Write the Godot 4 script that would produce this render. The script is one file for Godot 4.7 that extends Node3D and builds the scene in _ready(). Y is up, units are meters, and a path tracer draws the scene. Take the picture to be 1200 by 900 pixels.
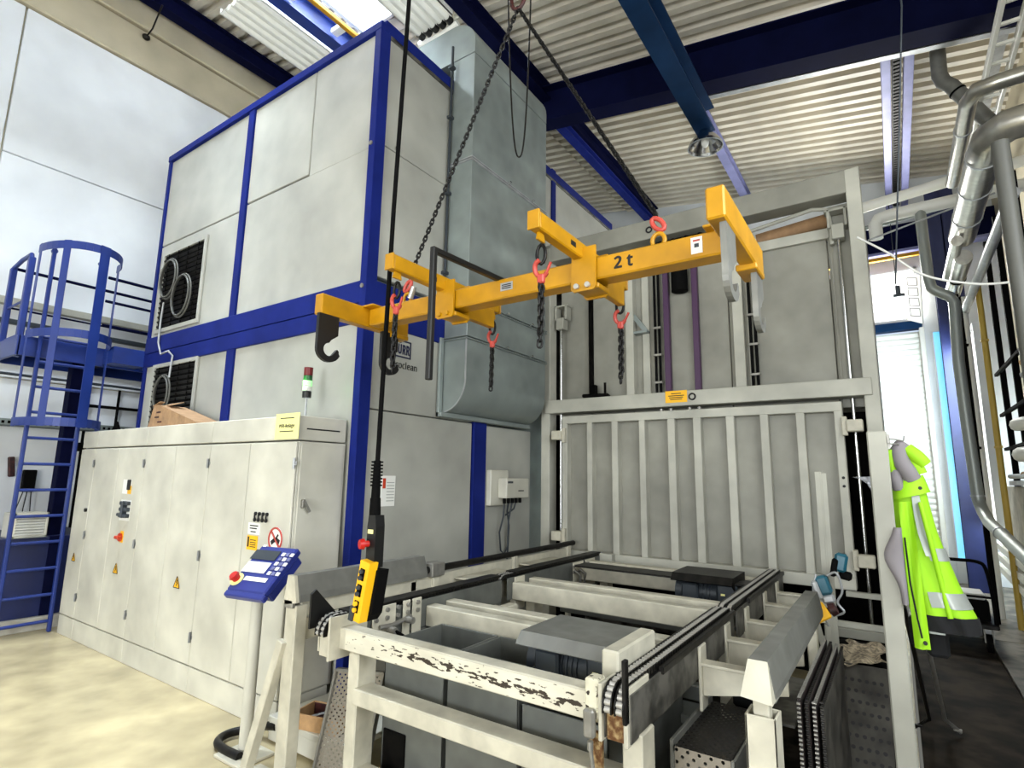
extends Node3D
# An industrial hall: a parts washing plant with control cabinets, a chain conveyor into a lift door, a yellow lifting beam above it.

class M:
	# collects flat or smooth triangles of one mesh
	var v := PackedVector3Array()
	var n := PackedVector3Array()
	var uv := PackedVector2Array()
	func tri(a: Vector3, b: Vector3, c: Vector3, na: Vector3, nb: Vector3, nc: Vector3):
		# Godot's front faces run clockwise: turn the triangle so that it faces along its normals
		var g := (b - a).cross(c - a)
		if g.dot(na + nb + nc) > 0.0:
			v.append_array(PackedVector3Array([a, c, b])); n.append_array(PackedVector3Array([na, nc, nb]))
		else:
			v.append_array(PackedVector3Array([a, b, c])); n.append_array(PackedVector3Array([na, nb, nc]))
	func flat(a: Vector3, b: Vector3, c: Vector3, out: Vector3):
		var g := (b - a).cross(c - a)
		if g.length_squared() < 1e-16: return
		g = g.normalized()
		if g.dot(out) < 0.0: g = -g
		tri(a, b, c, g, g, g)
	func quad(a: Vector3, b: Vector3, c: Vector3, d: Vector3, out: Vector3):
		flat(a, b, c, out); flat(a, c, d, out)
	func uvquad(a: Vector3, b: Vector3, c: Vector3, d: Vector3, out: Vector3, size: Vector2):
		# a flat quad whose texture runs once per unit of size, from a (lower left) to c
		v.append_array(PackedVector3Array([a, c, b, a, d, c])); n.append_array(PackedVector3Array([out, out, out, out, out, out]))
		uv.append_array(PackedVector2Array([Vector2(0, size.y), Vector2(size.x, 0), Vector2(size.x, size.y), Vector2(0, size.y), Vector2(0, 0), Vector2(size.x, 0)]))
	func box(c: Vector3, s: Vector3, bev := 0.0, bas := Basis.IDENTITY):
		var h := s * 0.5
		var e: float = minf(bev, minf(h.x, minf(h.y, h.z)) * 0.9)
		if e <= 0.0:
			for ax in 3:
				var b := (ax + 1) % 3
				var d := (ax + 2) % 3
				for sg in [-1.0, 1.0]:
					var p := []
					for k in [[-1, -1], [1, -1], [1, 1], [-1, 1]]:
						var q := Vector3.ZERO
						q[ax] = h[ax] * sg; q[b] = h[b] * k[0]; q[d] = h[d] * k[1]
						p.append(c + bas * q)
					var o := Vector3.ZERO
					o[ax] = sg
					quad(p[0], p[1], p[2], p[3], bas * o)
			return
		for ax in 3:
			var b := (ax + 1) % 3
			var d := (ax + 2) % 3
			for sg in [-1.0, 1.0]:
				var p := []
				for k in [[-1, -1], [1, -1], [1, 1], [-1, 1]]:
					var q := Vector3.ZERO
					q[ax] = h[ax] * sg; q[b] = (h[b] - e) * k[0]; q[d] = (h[d] - e) * k[1]
					p.append(c + bas * q)
				var o := Vector3.ZERO
				o[ax] = sg
				quad(p[0], p[1], p[2], p[3], bas * o)
			# the four edges along ax
			for sb in [-1.0, 1.0]:
				for sd in [-1.0, 1.0]:
					var p := []
					for k in [[0, -1], [1, -1], [1, 1], [0, 1]]:
						var q := Vector3.ZERO
						q[ax] = (h[ax] - e) * k[1]
						q[b] = sb * (h[b] - (e if k[0] == 0 else 0.0)); q[d] = sd * (h[d] - (0.0 if k[0] == 0 else e))
						p.append(c + bas * q)
					var o := Vector3.ZERO
					o[b] = sb; o[d] = sd
					quad(p[0], p[1], p[2], p[3], bas * o)
		for sx in [-1.0, 1.0]:
			for sy in [-1.0, 1.0]:
				for sz in [-1.0, 1.0]:
					var a := Vector3(sx * h.x, sy * (h.y - e), sz * (h.z - e))
					var b2 := Vector3(sx * (h.x - e), sy * h.y, sz * (h.z - e))
					var c2 := Vector3(sx * (h.x - e), sy * (h.y - e), sz * h.z)
					flat(c + bas * a, c + bas * b2, c + bas * c2, bas * Vector3(sx, sy, sz))
	func span(a: Vector3, b: Vector3, bev := 0.0):
		# a box between two opposite corners
		box((a + b) * 0.5, (b - a).abs(), bev)
	func bar(a: Vector3, b: Vector3, w: float, h: float, up := Vector3.UP, bev := 0.0):
		var d := (b - a).normalized()
		var s := up.cross(d)
		if s.length() < 0.01: s = Vector3.RIGHT.cross(d)
		s = s.normalized()
		box((a + b) * 0.5, Vector3(w, h, (b - a).length()), bev, Basis(s, d.cross(s), d))
	func cyl(a: Vector3, b: Vector3, r: float, r2 := -1.0, seg := 14, caps := true):
		if r2 < 0.0: r2 = r
		var d := (b - a).normalized()
		var s := (Vector3.UP if absf(d.y) < 0.9 else Vector3.RIGHT).cross(d).normalized()
		var t := d.cross(s)
		for k in seg:
			var a0 := TAU * k / seg
			var a1 := TAU * (k + 1) / seg
			var n0 := s * cos(a0) + t * sin(a0)
			var n1 := s * cos(a1) + t * sin(a1)
			tri(a + n0 * r, a + n1 * r, b + n1 * r2, n0, n1, n1)
			tri(a + n0 * r, b + n1 * r2, b + n0 * r2, n0, n1, n0)
			if caps:
				tri(a, a + n0 * r, a + n1 * r, -d, -d, -d)
				tri(b, b + n0 * r2, b + n1 * r2, d, d, d)
	func tube(p: Array, r: float, seg := 8, closed := false):
		var cnt := p.size()
		var rings := []
		var norms := []
		var s := Vector3.ZERO
		for i in cnt:
			var a: Vector3 = p[(i - 1 + cnt) % cnt] if closed else p[maxi(i - 1, 0)]
			var b: Vector3 = p[(i + 1) % cnt] if closed else p[mini(i + 1, cnt - 1)]
			var d := (b - a).normalized()
			if i == 0: s = (Vector3.UP if absf(d.y) < 0.9 else Vector3.RIGHT).cross(d).normalized()
			else: s = (s - d * s.dot(d)).normalized()
			var t := d.cross(s)
			var ring := []
			var nr := []
			for k in seg:
				var w := s * cos(TAU * k / seg) + t * sin(TAU * k / seg)
				ring.append(p[i] + w * r); nr.append(w)
			rings.append(ring); norms.append(nr)
		for i in (cnt if closed else cnt - 1):
			var j := (i + 1) % cnt
			for k in seg:
				var l := (k + 1) % seg
				tri(rings[i][k], rings[i][l], rings[j][l], norms[i][k], norms[i][l], norms[j][l])
				tri(rings[i][k], rings[j][l], rings[j][k], norms[i][k], norms[j][l], norms[j][k])
		if not closed:
			for e in [0, cnt - 1]:
				var d: Vector3 = (p[0] - p[1]).normalized() if e == 0 else (p[cnt - 1] - p[cnt - 2]).normalized()
				for k in seg: tri(p[e], rings[e][k], rings[e][(k + 1) % seg], d, d, d)
	func prism(poly: Array, o: Vector3, ux: Vector3, uy: Vector3, ext: Vector3, smooth := false):
		# an outline in the plane (ux, uy) at o, drawn out along ext
		var pl := PackedVector2Array(poly)
		var idx := Geometry2D.triangulate_polygon(pl)
		var q := []
		for p in pl: q.append(o + ux * p.x + uy * p.y)
		for i in range(0, idx.size(), 3):
			flat(q[idx[i]], q[idx[i + 1]], q[idx[i + 2]], -ext)
			flat(q[idx[i]] + ext, q[idx[i + 1]] + ext, q[idx[i + 2]] + ext, ext)
		var ccw := 0.0
		for i in pl.size(): ccw += pl[i].cross(pl[(i + 1) % pl.size()])
		var en := []
		for i in pl.size():
			var e := pl[(i + 1) % pl.size()] - pl[i]
			var o2 := Vector2(e.y, -e.x) * (1.0 if ccw > 0.0 else -1.0)
			en.append((ux * o2.x + uy * o2.y).normalized())
		for i in pl.size():
			var j := (i + 1) % pl.size()
			var n0: Vector3 = en[i]
			var n1: Vector3 = en[i]
			if smooth:
				var pr: Vector3 = en[(i - 1 + pl.size()) % pl.size()]
				var nx: Vector3 = en[j]
				if pr.dot(en[i]) > 0.7: n0 = (pr + en[i]).normalized()
				if nx.dot(en[i]) > 0.7: n1 = (nx + en[i]).normalized()
			tri(q[i], q[j], q[j] + ext, n0, n1, n1)
			tri(q[i], q[j] + ext, q[i] + ext, n0, n1, n0)
	func sphere(c: Vector3, r: Vector3, seg := 12, rows := 8):
		for i in rows:
			for k in seg:
				var q := []
				for w in [[i, k], [i, k + 1], [i + 1, k + 1], [i + 1, k]]:
					var th: float = PI * w[0] / rows
					var ph: float = TAU * w[1] / seg
					q.append(Vector3(sin(th) * cos(ph), cos(th), sin(th) * sin(ph)))
				var p := []
				for d in q: p.append(c + d * r)
				if i > 0: tri(p[0], p[1], p[2], q[0], q[1], q[2])
				if i < rows - 1: tri(p[0], p[2], p[3], q[0], q[2], q[3])
	func sheet(rows: Array, two := true):
		# a smooth surface through rows of points
		var R := rows.size()
		var C: int = rows[0].size()
		var nn := []
		for i in R:
			var l := []
			for j in C:
				var du: Vector3 = rows[mini(i + 1, R - 1)][j] - rows[maxi(i - 1, 0)][j]
				var dv: Vector3 = rows[i][mini(j + 1, C - 1)] - rows[i][maxi(j - 1, 0)]
				l.append(du.cross(dv).normalized())
			nn.append(l)
		for i in R - 1:
			for j in C - 1:
				tri(rows[i][j], rows[i][j + 1], rows[i + 1][j + 1], nn[i][j], nn[i][j + 1], nn[i + 1][j + 1])
				tri(rows[i][j], rows[i + 1][j + 1], rows[i + 1][j], nn[i][j], nn[i + 1][j + 1], nn[i + 1][j])
	func mesh(shift: Vector3) -> ArrayMesh:
		var a := []
		a.resize(Mesh.ARRAY_MAX)
		var w := PackedVector3Array()
		w.resize(v.size())
		for i in v.size(): w[i] = v[i] - shift
		a[Mesh.ARRAY_VERTEX] = w
		a[Mesh.ARRAY_NORMAL] = n
		if uv.size() == v.size(): a[Mesh.ARRAY_TEX_UV] = uv
		var m := ArrayMesh.new()
		m.add_surface_from_arrays(Mesh.PRIMITIVE_TRIANGLES, a)
		return m

var used := {}
var mats := {}
var tex := {}

func numbered(called: String, parent: Node) -> String:
	var key := str(parent.get_instance_id()) + "/" + called
	var k: int = used.get(key, 0)
	used[key] = k + 1
	return called if k == 0 else "%s_%03d" % [called, k]

func org(p: Node) -> Vector3:
	var o := Vector3.ZERO
	var q := p
	while q != self and q is Node3D:
		o += q.position
		q = q.get_parent()
	return o

func tag(o: Node3D, label: String, category: String, group := ""):
	o.set_meta("label", label); o.set_meta("category", category)
	if group != "": o.set_meta("group", group)
	return o

func obj(called: String, m: M, mat: Material, parent: Node = self, label := "") -> MeshInstance3D:
	var o := MeshInstance3D.new()
	o.name = numbered(called, parent)
	parent.add_child(o, true)
	var shift := org(parent)
	if parent == self:
		var lo := Vector3.INF
		var hi := -Vector3.INF
		for p in m.v:
			lo = lo.min(p); hi = hi.max(p)
		o.position = Vector3((lo.x + hi.x) * 0.5, lo.y, (lo.z + hi.z) * 0.5)
		shift = o.position
	o.mesh = m.mesh(shift)
	o.material_override = mat
	if label != "": o.set_meta("label", label)
	return o

func struct_(called: String, m: M, mat: Material, parent: Node = self) -> MeshInstance3D:
	var o := obj(called, m, mat, parent)
	if parent == self: o.set_meta("kind", "structure")
	return o

func thing(called: String, label: String, category: String, at: Vector3, group := "") -> Node3D:
	var o := Node3D.new()
	o.name = numbered(called, self)
	add_child(o, true)
	o.position = at
	tag(o, label, category, group)
	return o

func B(a: Vector3, b: Vector3, bev := 0.0) -> M:
	var m := M.new()
	m.span(a, b, bev)
	return m

func V(x: float, y: float, z: float) -> Vector3:
	return Vector3(x, y, z)

func lettering(s: String, at: Vector3, right: Vector3, up: Vector3, height: float, mat: Material, parent: Node, called := "lettering", bold := true, width := 0.0):
	# letters of the given cap height, centred on at, standing 2 mm proud
	var t := TextMesh.new()
	t.text = s
	var f := SystemFont.new()
	f.font_names = PackedStringArray(["Droid Sans"])
	if bold: f.font_weight = 700
	t.font = f
	t.font_size = 64
	t.pixel_size = height / 64.0 * 1.38
	t.depth = 0.003
	t.curve_step = 4.0
	var o := MeshInstance3D.new()
	o.name = numbered(called, parent)
	parent.add_child(o, true)
	o.mesh = t
	o.material_override = mat
	var sx := 1.0
	if width > 0.0:
		var w: float = t.get_aabb().size.x
		if w > 0.001: sx = width / w
	o.transform = Transform3D(Basis(right.normalized() * sx, up.normalized(), right.cross(up).normalized()), at - org(parent))
	return o

func seamless(seed_: int, freq: float, size: int, kind := FastNoiseLite.TYPE_SIMPLEX_SMOOTH, oct := 4) -> Image:
	var f := FastNoiseLite.new()
	f.seed = seed_
	f.noise_type = kind
	f.frequency = freq
	f.fractal_octaves = oct
	var im := f.get_seamless_image(size, size)
	im.convert(Image.FORMAT_L8)
	return im

func make_tex():
	# grey multipliers: soft grime, zinc spangle, floor wear, streaks; and colour maps: chipped paint, rust
	var a := seamless(3, 0.008, 256)
	var b := seamless(5, 0.05, 256)
	var c := seamless(9, 0.03, 256, FastNoiseLite.TYPE_CELLULAR, 2)
	var d := seamless(12, 0.02, 256, FastNoiseLite.TYPE_SIMPLEX_SMOOTH, 5)
	var grime := Image.create(256, 256, true, Image.FORMAT_RGB8)
	var zinc := Image.create(256, 256, true, Image.FORMAT_RGB8)
	var chips := Image.create(256, 256, true, Image.FORMAT_RGB8)
	var rust := Image.create(256, 256, true, Image.FORMAT_RGB8)
	var floor_ := Image.create(256, 256, true, Image.FORMAT_RGB8)
	var dirty := Image.create(256, 256, true, Image.FORMAT_RGB8)
	for y in 256:
		for x in 256:
			var va := a.get_pixel(x, y).r
			var vb := b.get_pixel(x, y).r
			var vc := c.get_pixel(x, y).r
			var vd := d.get_pixel(x, y).r
			var g := clampf(0.92 + (va - 0.5) * 0.17 + (vd - 0.5) * 0.07 + (vb - 0.5) * 0.03, 0.0, 1.0)
			grime.set_pixel(x, y, Color(g, g, g * 0.995))
			var z := clampf(0.84 + (vc - 0.5) * 0.10 + (va - 0.5) * 0.16, 0.0, 1.0)
			zinc.set_pixel(x, y, Color(z, z, z))
			var k := smoothstep(0.66, 0.69, vd + (vb - 0.5) * 0.35)
			var w := clampf(0.93 + (va - 0.5) * 0.2, 0.0, 1.0)
			chips.set_pixel(x, y, Color(w, w, w * 0.98).lerp(Color(0.16, 0.11, 0.07), k))
			var r := clampf((vd - 0.5) * 2.2 + 0.5 + (vb - 0.5) * 0.7, 0.0, 1.0)
			rust.set_pixel(x, y, Color(0.42, 0.27, 0.13).lerp(Color(0.72, 0.62, 0.44), r))
			var s := clampf(0.9 + (va - 0.5) * 0.22 + (vd - 0.5) * 0.16 + (vb - 0.5) * 0.05, 0.0, 1.0)
			floor_.set_pixel(x, y, Color(s, s * 0.995, s * 0.98))
			var q := clampf(0.78 + (vd - 0.5) * 0.9 + (vb - 0.5) * 0.25, 0.25, 1.0)
			dirty.set_pixel(x, y, Color(q, q * 0.98, q * 0.95))
	for e in [["grime", grime], ["zinc", zinc], ["chips", chips], ["rust", rust], ["floor", floor_], ["dirty", dirty]]:
		e[1].generate_mipmaps()
		tex[e[0]] = ImageTexture.create_from_image(e[1])
	# paint worn off along the middle of the conveyor's front beam
	var wf := FastNoiseLite.new()
	wf.seed = 21
	wf.frequency = 0.045
	wf.fractal_octaves = 4
	var worn := Image.create(768, 64, true, Image.FORMAT_RGB8)
	for y in 64:
		for x in 768:
			var u := x / 768.0
			var vv := y / 64.0
			var nz := wf.get_noise_2d(x * 0.55, y * 1.5)
			var mid := 0.36 + 0.25 * u
			var band := exp(-pow((vv - mid) / 0.20, 2.0)) * smoothstep(0.08, 0.35, u) * (1.0 - smoothstep(0.93, 0.99, u))
			var top := exp(-pow((vv - 0.2) / 0.05, 2.0)) * 0.6 * smoothstep(0.05, 0.2, u)
			var k := smoothstep(0.10, 0.16, nz - 0.42 + 0.62 * maxf(band, top * 0.75))
			var g := 0.95 + 0.08 * wf.get_noise_2d(x * 0.1 + 500.0, y * 0.3)
			worn.set_pixel(x, y, Color(0.86 * g, 0.84 * g, 0.765 * g).lerp(Color(0.17, 0.13, 0.09), k))
	worn.generate_mipmaps()
	tex["worn"] = ImageTexture.create_from_image(worn)
	# a sheet with staggered round holes
	var p := Image.create(64, 64, true, Image.FORMAT_RGBA8)
	for y in 64:
		for x in 64:
			var q := Vector2(x + 0.5, y + 0.5)
			var dd := 99.0
			for h in [Vector2(16, 16), Vector2(48, 48)]: dd = minf(dd, q.distance_to(h))
			p.set_pixel(x, y, Color(1, 1, 1, 0.0 if dd < 9.5 else 1.0))
	p.generate_mipmaps()
	tex["holes"] = ImageTexture.create_from_image(p)

func mk(called: String, c: Color, rough: float, metal := 0.0, t := "", scale_ := 0.5) -> StandardMaterial3D:
	var m := StandardMaterial3D.new()
	m.resource_name = called
	m.albedo_color = c
	m.roughness = rough
	m.metallic = metal
	if t != "":
		m.albedo_texture = tex[t]
		m.uv1_triplanar = true
		m.uv1_world_triplanar = true
		m.uv1_scale = Vector3.ONE * scale_
	if t == "holes":
		m.transparency = BaseMaterial3D.TRANSPARENCY_ALPHA_SCISSOR
		m.alpha_scissor_threshold = 0.5
		m.cull_mode = BaseMaterial3D.CULL_DISABLED
	mats[called] = m
	return m

func glow(called: String, c: Color, e: float) -> StandardMaterial3D:
	var m := mk(called, Color(0.85, 0.85, 0.85), 0.6)
	m.emission_enabled = true
	m.emission = c
	m.emission_energy_multiplier = e
	return m

func make_mats():
	make_tex()
	mk("cream", Color(0.84, 0.83, 0.78), 0.5, 0.0, "grime", 0.4)          # cabinet paint
	mk("panel", Color(0.70, 0.70, 0.67), 0.42, 0.0, "grime", 0.3)         # washer cladding
	mk("blue", Color(0.11, 0.16, 0.46), 0.45, 0.0, "grime", 0.6)          # ultramarine frame paint
	mk("sky_blue", Color(0.09, 0.20, 0.52), 0.42, 0.0, "grime", 0.6)      # ladder paint
	mk("navy", Color(0.05, 0.065, 0.20), 0.75, 0.0, "grime", 0.5)
	mk("teal_blue", Color(0.09, 0.20, 0.34), 0.4, 0.0, "grime", 0.5)
	mk("yellow", Color(0.78, 0.56, 0.02), 0.38, 0.0, "grime", 1.2)
	mk("zinc", Color(0.63, 0.67, 0.66), 0.40, 0.3, "zinc", 0.5)
	mk("galv_dark", Color(0.54, 0.54, 0.515), 0.48, 0.25, "zinc", 1.6)
	mk("gate_shaded", Color(0.575, 0.57, 0.53), 0.55, 0.0, "grime", 0.5)  # gate paint darkened for the shade in the recess and between ribs
	mk("deep_blue", Color(0.06, 0.12, 0.34), 0.5, 0.0, "grime", 0.6)
	mk("zinc_bright", Color(0.80, 0.81, 0.82), 0.4, 0.35, "zinc", 1.5)
	mk("silver", Color(0.84, 0.83, 0.79), 0.28, 0.75, "zinc", 2.0)
	mk("steel", Color(0.64, 0.63, 0.60), 0.38, 0.45, "zinc", 3.0)
	mk("polished", Color(0.8, 0.8, 0.8), 0.18, 1.0)
	mk("gate", Color(0.65, 0.645, 0.60), 0.55, 0.0, "grime", 0.5)          # lift frame and door paint
	mk("gate_light", Color(0.73, 0.725, 0.68), 0.55, 0.0, "grime", 0.5)
	mk("frame_white", Color(0.80, 0.78, 0.71), 0.55, 0.0, "grime", 1.5)   # conveyor paint
	mk("chipped", Color(0.86, 0.84, 0.76), 0.55, 0.0, "chips", 3.6)
	mk("rust", Color(0.9, 0.9, 0.9), 0.8, 0.1, "rust", 4.0)
	mk("tank", Color(0.47, 0.48, 0.46), 0.5, 0.35, "zinc", 1.1)
	mk("plate_grey", Color(0.42, 0.42, 0.405), 0.5, 0.3, "dirty", 1.0)
	mk("dark_steel", Color(0.15, 0.145, 0.14), 0.45, 0.6, "dirty", 2.0)
	mk("black", Color(0.035, 0.035, 0.035), 0.45)
	mk("rubber", Color(0.05, 0.05, 0.05), 0.75)
	mk("near_black", Color(0.055, 0.053, 0.05), 0.7, 0.0, "dirty", 1.0)
	mk("chain_black", Color(0.07, 0.065, 0.06), 0.4, 0.5)
	mk("chain_steel", Color(0.72, 0.71, 0.69), 0.3, 0.5)
	mk("red", Color(0.72, 0.10, 0.08), 0.4)
	mk("hook_red", Color(0.70, 0.26, 0.22), 0.4)
	mk("orange_red", Color(0.75, 0.22, 0.08), 0.4)
	mk("sign_yellow", Color(0.96, 0.72, 0.06), 0.5)
	mk("paper_yellow", Color(0.96, 0.94, 0.62), 0.6)
	mk("white", Color(0.90, 0.90, 0.88), 0.5)
	mk("ink", Color(0.04, 0.04, 0.05), 0.6)
	mk("ink_blue", Color(0.06, 0.08, 0.22), 0.5)
	mk("purple", Color(0.26, 0.14, 0.28), 0.45)
	mk("panel_blue", Color(0.14, 0.19, 0.50), 0.35)
	mk("motor", Color(0.20, 0.225, 0.25), 0.45, 0.2)
	mk("wall_white", Color(0.94, 0.955, 0.975), 0.7, 0.0, "grime", 0.12)
	mk("wall_cream", Color(0.78, 0.74, 0.64), 0.7, 0.0, "grime", 0.2)
	mk("concrete", Color(0.78, 0.77, 0.74), 0.8, 0.0, "floor", 0.8)
	mk("gas_yellow", Color(0.74, 0.62, 0.25), 0.5)
	mk("floor", Color(0.80, 0.745, 0.60), 0.26, 0.0, "floor", 0.35)
	mk("aisle", Color(0.24, 0.215, 0.185), 0.7, 0.0, "dirty", 0.45)
	mk("aisle_pale", Color(0.52, 0.505, 0.47), 0.5, 0.0, "dirty", 0.45)  # paler copy of the aisle concrete
	mk("light_shaft", Color(0.62, 0.63, 0.64), 0.6)
	mk("plate_dark", Color(0.27, 0.265, 0.25), 0.5, 0.2, "dirty", 1.0)
	mk("coil", Color(0.33, 0.33, 0.31), 0.5)
	mk("pit", Color(0.22, 0.205, 0.185), 0.7, 0.0, "dirty", 0.8)
	mk("roof", Color(0.90, 0.87, 0.81), 0.5, 0.0, "grime", 0.3)
	mk("roof_white", Color(0.93, 0.93, 0.90), 0.4)
	mk("cardboard", Color(0.66, 0.52, 0.38), 0.85, 0.0, "grime", 3.0)
	mk("wood", Color(0.80, 0.63, 0.44), 0.7, 0.0, "grime", 3.0)
	mk("maroon", Color(0.28, 0.08, 0.07), 0.6, 0.0, "dirty", 2.0)
	mk("maroon_dark", Color(0.13, 0.085, 0.075), 0.6, 0.0, "dirty", 2.0)
	mk("hivis", Color(0.56, 0.78, 0.02), 0.7)
	mk("reflector", Color(0.60, 0.62, 0.60), 0.4, 0.3)
	mk("grey_cloth", Color(0.48, 0.46, 0.47), 0.85)
	mk("dark_cloth", Color(0.03, 0.032, 0.045), 0.9)
	mk("rag", Color(0.74, 0.69, 0.60), 0.9, 0.0, "dirty", 5.0)
	mk("teal", Color(0.09, 0.33, 0.40), 0.4)
	mk("holes_light", Color(0.58, 0.55, 0.50), 0.5, 0.4, "holes", 18.0)
	mk("holes_dark", Color(0.20, 0.19, 0.18), 0.55, 0.4, "holes", 9.0)
	mk("cyan", Color(0.10, 0.62, 0.80), 0.3)
	mk("green", Color(0.10, 0.36, 0.18), 0.3)
	mk("red_lens", Color(0.42, 0.03, 0.06), 0.3)
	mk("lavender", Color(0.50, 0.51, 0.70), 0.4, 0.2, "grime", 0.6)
	mk("worn", Color(1, 1, 1), 0.55)
	mats.worn.albedo_texture = tex.worn
	for k in ["holes_light", "holes_dark"]:
		mats[k].uv1_triplanar = false
		mats[k].uv1_world_triplanar = false
		mats[k].uv1_scale = Vector3.ONE
	var plastic := mk("plastic_film", Color(0.62, 0.63, 0.65, 0.75), 0.2)
	plastic.transparency = BaseMaterial3D.TRANSPARENCY_ALPHA
	plastic.cull_mode = BaseMaterial3D.CULL_DISABLED
	for k in ["navy", "teal_blue", "near_black", "rubber", "aisle", "pit", "blue"]: mats[k].metallic_specular = 0.15
	for k in ["hivis", "grey_cloth", "dark_cloth", "rag", "reflector"]: mats[k].cull_mode = BaseMaterial3D.CULL_DISABLED
	glow("daylight", Color(0.98, 0.99, 1.0), SKYLIGHT_GLOW)
	glow("day_window", Color(1.0, 1.0, 0.99), 1.2)
	glow("cyan_glow", Color(0.08, 0.72, 0.92), 0.9)
	glow("lamp_green", Color(0.35, 0.95, 0.3), 0.8)

const SKYLIGHT_GLOW := 1.6

const SLOPE := 0.155
func roof_y(x: float, base: float) -> float:
	return base - SLOPE * x

func area(called: String, at: Vector3, size: Vector2, toward: Vector3, energy: float, c: Color):
	var l := AreaLight3D.new()
	l.name = called
	l.area_size = size
	l.light_energy = energy
	l.light_color = c
	l.area_range = 40.0
	l.shadow_enabled = true
	add_child(l, true)
	var up := Vector3.UP if absf(toward.y) < 0.9 else Vector3.FORWARD
	l.transform = Transform3D(Basis.looking_at(toward, up), at)

func _ready():
	# camera
	var cam := Camera3D.new()
	cam.name = "camera"
	cam.fov = 69.53
	cam.near = 0.05
	cam.far = 200.0
	cam.keep_aspect = Camera3D.KEEP_HEIGHT
	add_child(cam)
	var bx := Vector3(0.825, 0.015, -0.564)
	var by := Vector3(0.081, 0.986, 0.144)
	var bz := Vector3(0.559, -0.165, 0.813)
	cam.transform = Transform3D(Basis(bx, by, bz).orthonormalized(), Vector3(0, 1.75, 0))
	cam.current = true
	# sky and exposure
	var env := Environment.new()
	env.background_mode = Environment.BG_SKY
	var sky := Sky.new()
	var sm := ProceduralSkyMaterial.new()
	sm.sky_top_color = Color(0.75, 0.82, 0.92)
	sm.sky_horizon_color = Color(0.88, 0.91, 0.95)
	sm.ground_bottom_color = Color(0.4, 0.4, 0.38)
	sm.ground_horizon_color = Color(0.8, 0.82, 0.84)
	sky.sky_material = sm
	env.sky = sky
	env.tonemap_mode = Environment.TONE_MAPPER_LINEAR
	env.tonemap_exposure = 1.17
	env.sdfgi_enabled = true
	env.ssao_enabled = true
	env.ssil_enabled = true
	var we := WorldEnvironment.new()
	we.name = "world_environment"
	we.environment = env
	add_child(we)
	# daylight: the roof light and the far window; the others are added fill
	area("roof_light", V(-5.95, 10.1, -2.2), Vector2(1.15, 5.6), V(0, -1, 0), 205.0, Color(0.91, 0.96, 1.0))
	area("back_fill_light", V(-5.6, 3.9, 6.3), Vector2(6.4, 4.4), V(0, 0, -1), 3.0, Color(1.0, 0.99, 0.97))  # fill from unseen glazing, added to light the front faces
	area("low_back_fill_light", V(-0.4, 1.9, 6.3), Vector2(3.0, 2.9), V(0, 0, -1), 46.0, Color(0.97, 0.99, 1.0))  # added low fill from behind the camera for the lift door
	area("right_fill_light", V(1.82, 3.3, -0.8), Vector2(4.4, 2.4), V(-1, 0, 0), 19.0, Color(0.95, 0.98, 1.0))  # added fill for the faces that look toward the aisle
	area("far_window_light", V(-0.6, 5.4, -12.85), Vector2(2.4, 0.9), V(0, 0.0, 1), 27.0, Color(1.0, 1.0, 0.98))
	area("shutter_fill_light", V(1.15, 2.6, -11.3), Vector2(1.3, 3.0), V(-1, -0.2, -0.35), 28.0, Color(0.9, 0.97, 1.0))  # added fill that brightens the roller shutter
	make_mats()
	build_shell()
	build_roof()
	build_washer()
	build_duct()
	build_cabinets()
	build_lift()
	build_conveyors()
	build_guards()
	build_ladder()
	build_beam()
	build_left_wall_things()
	build_front_things()
	build_right_things()
	build_far_things()

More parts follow.
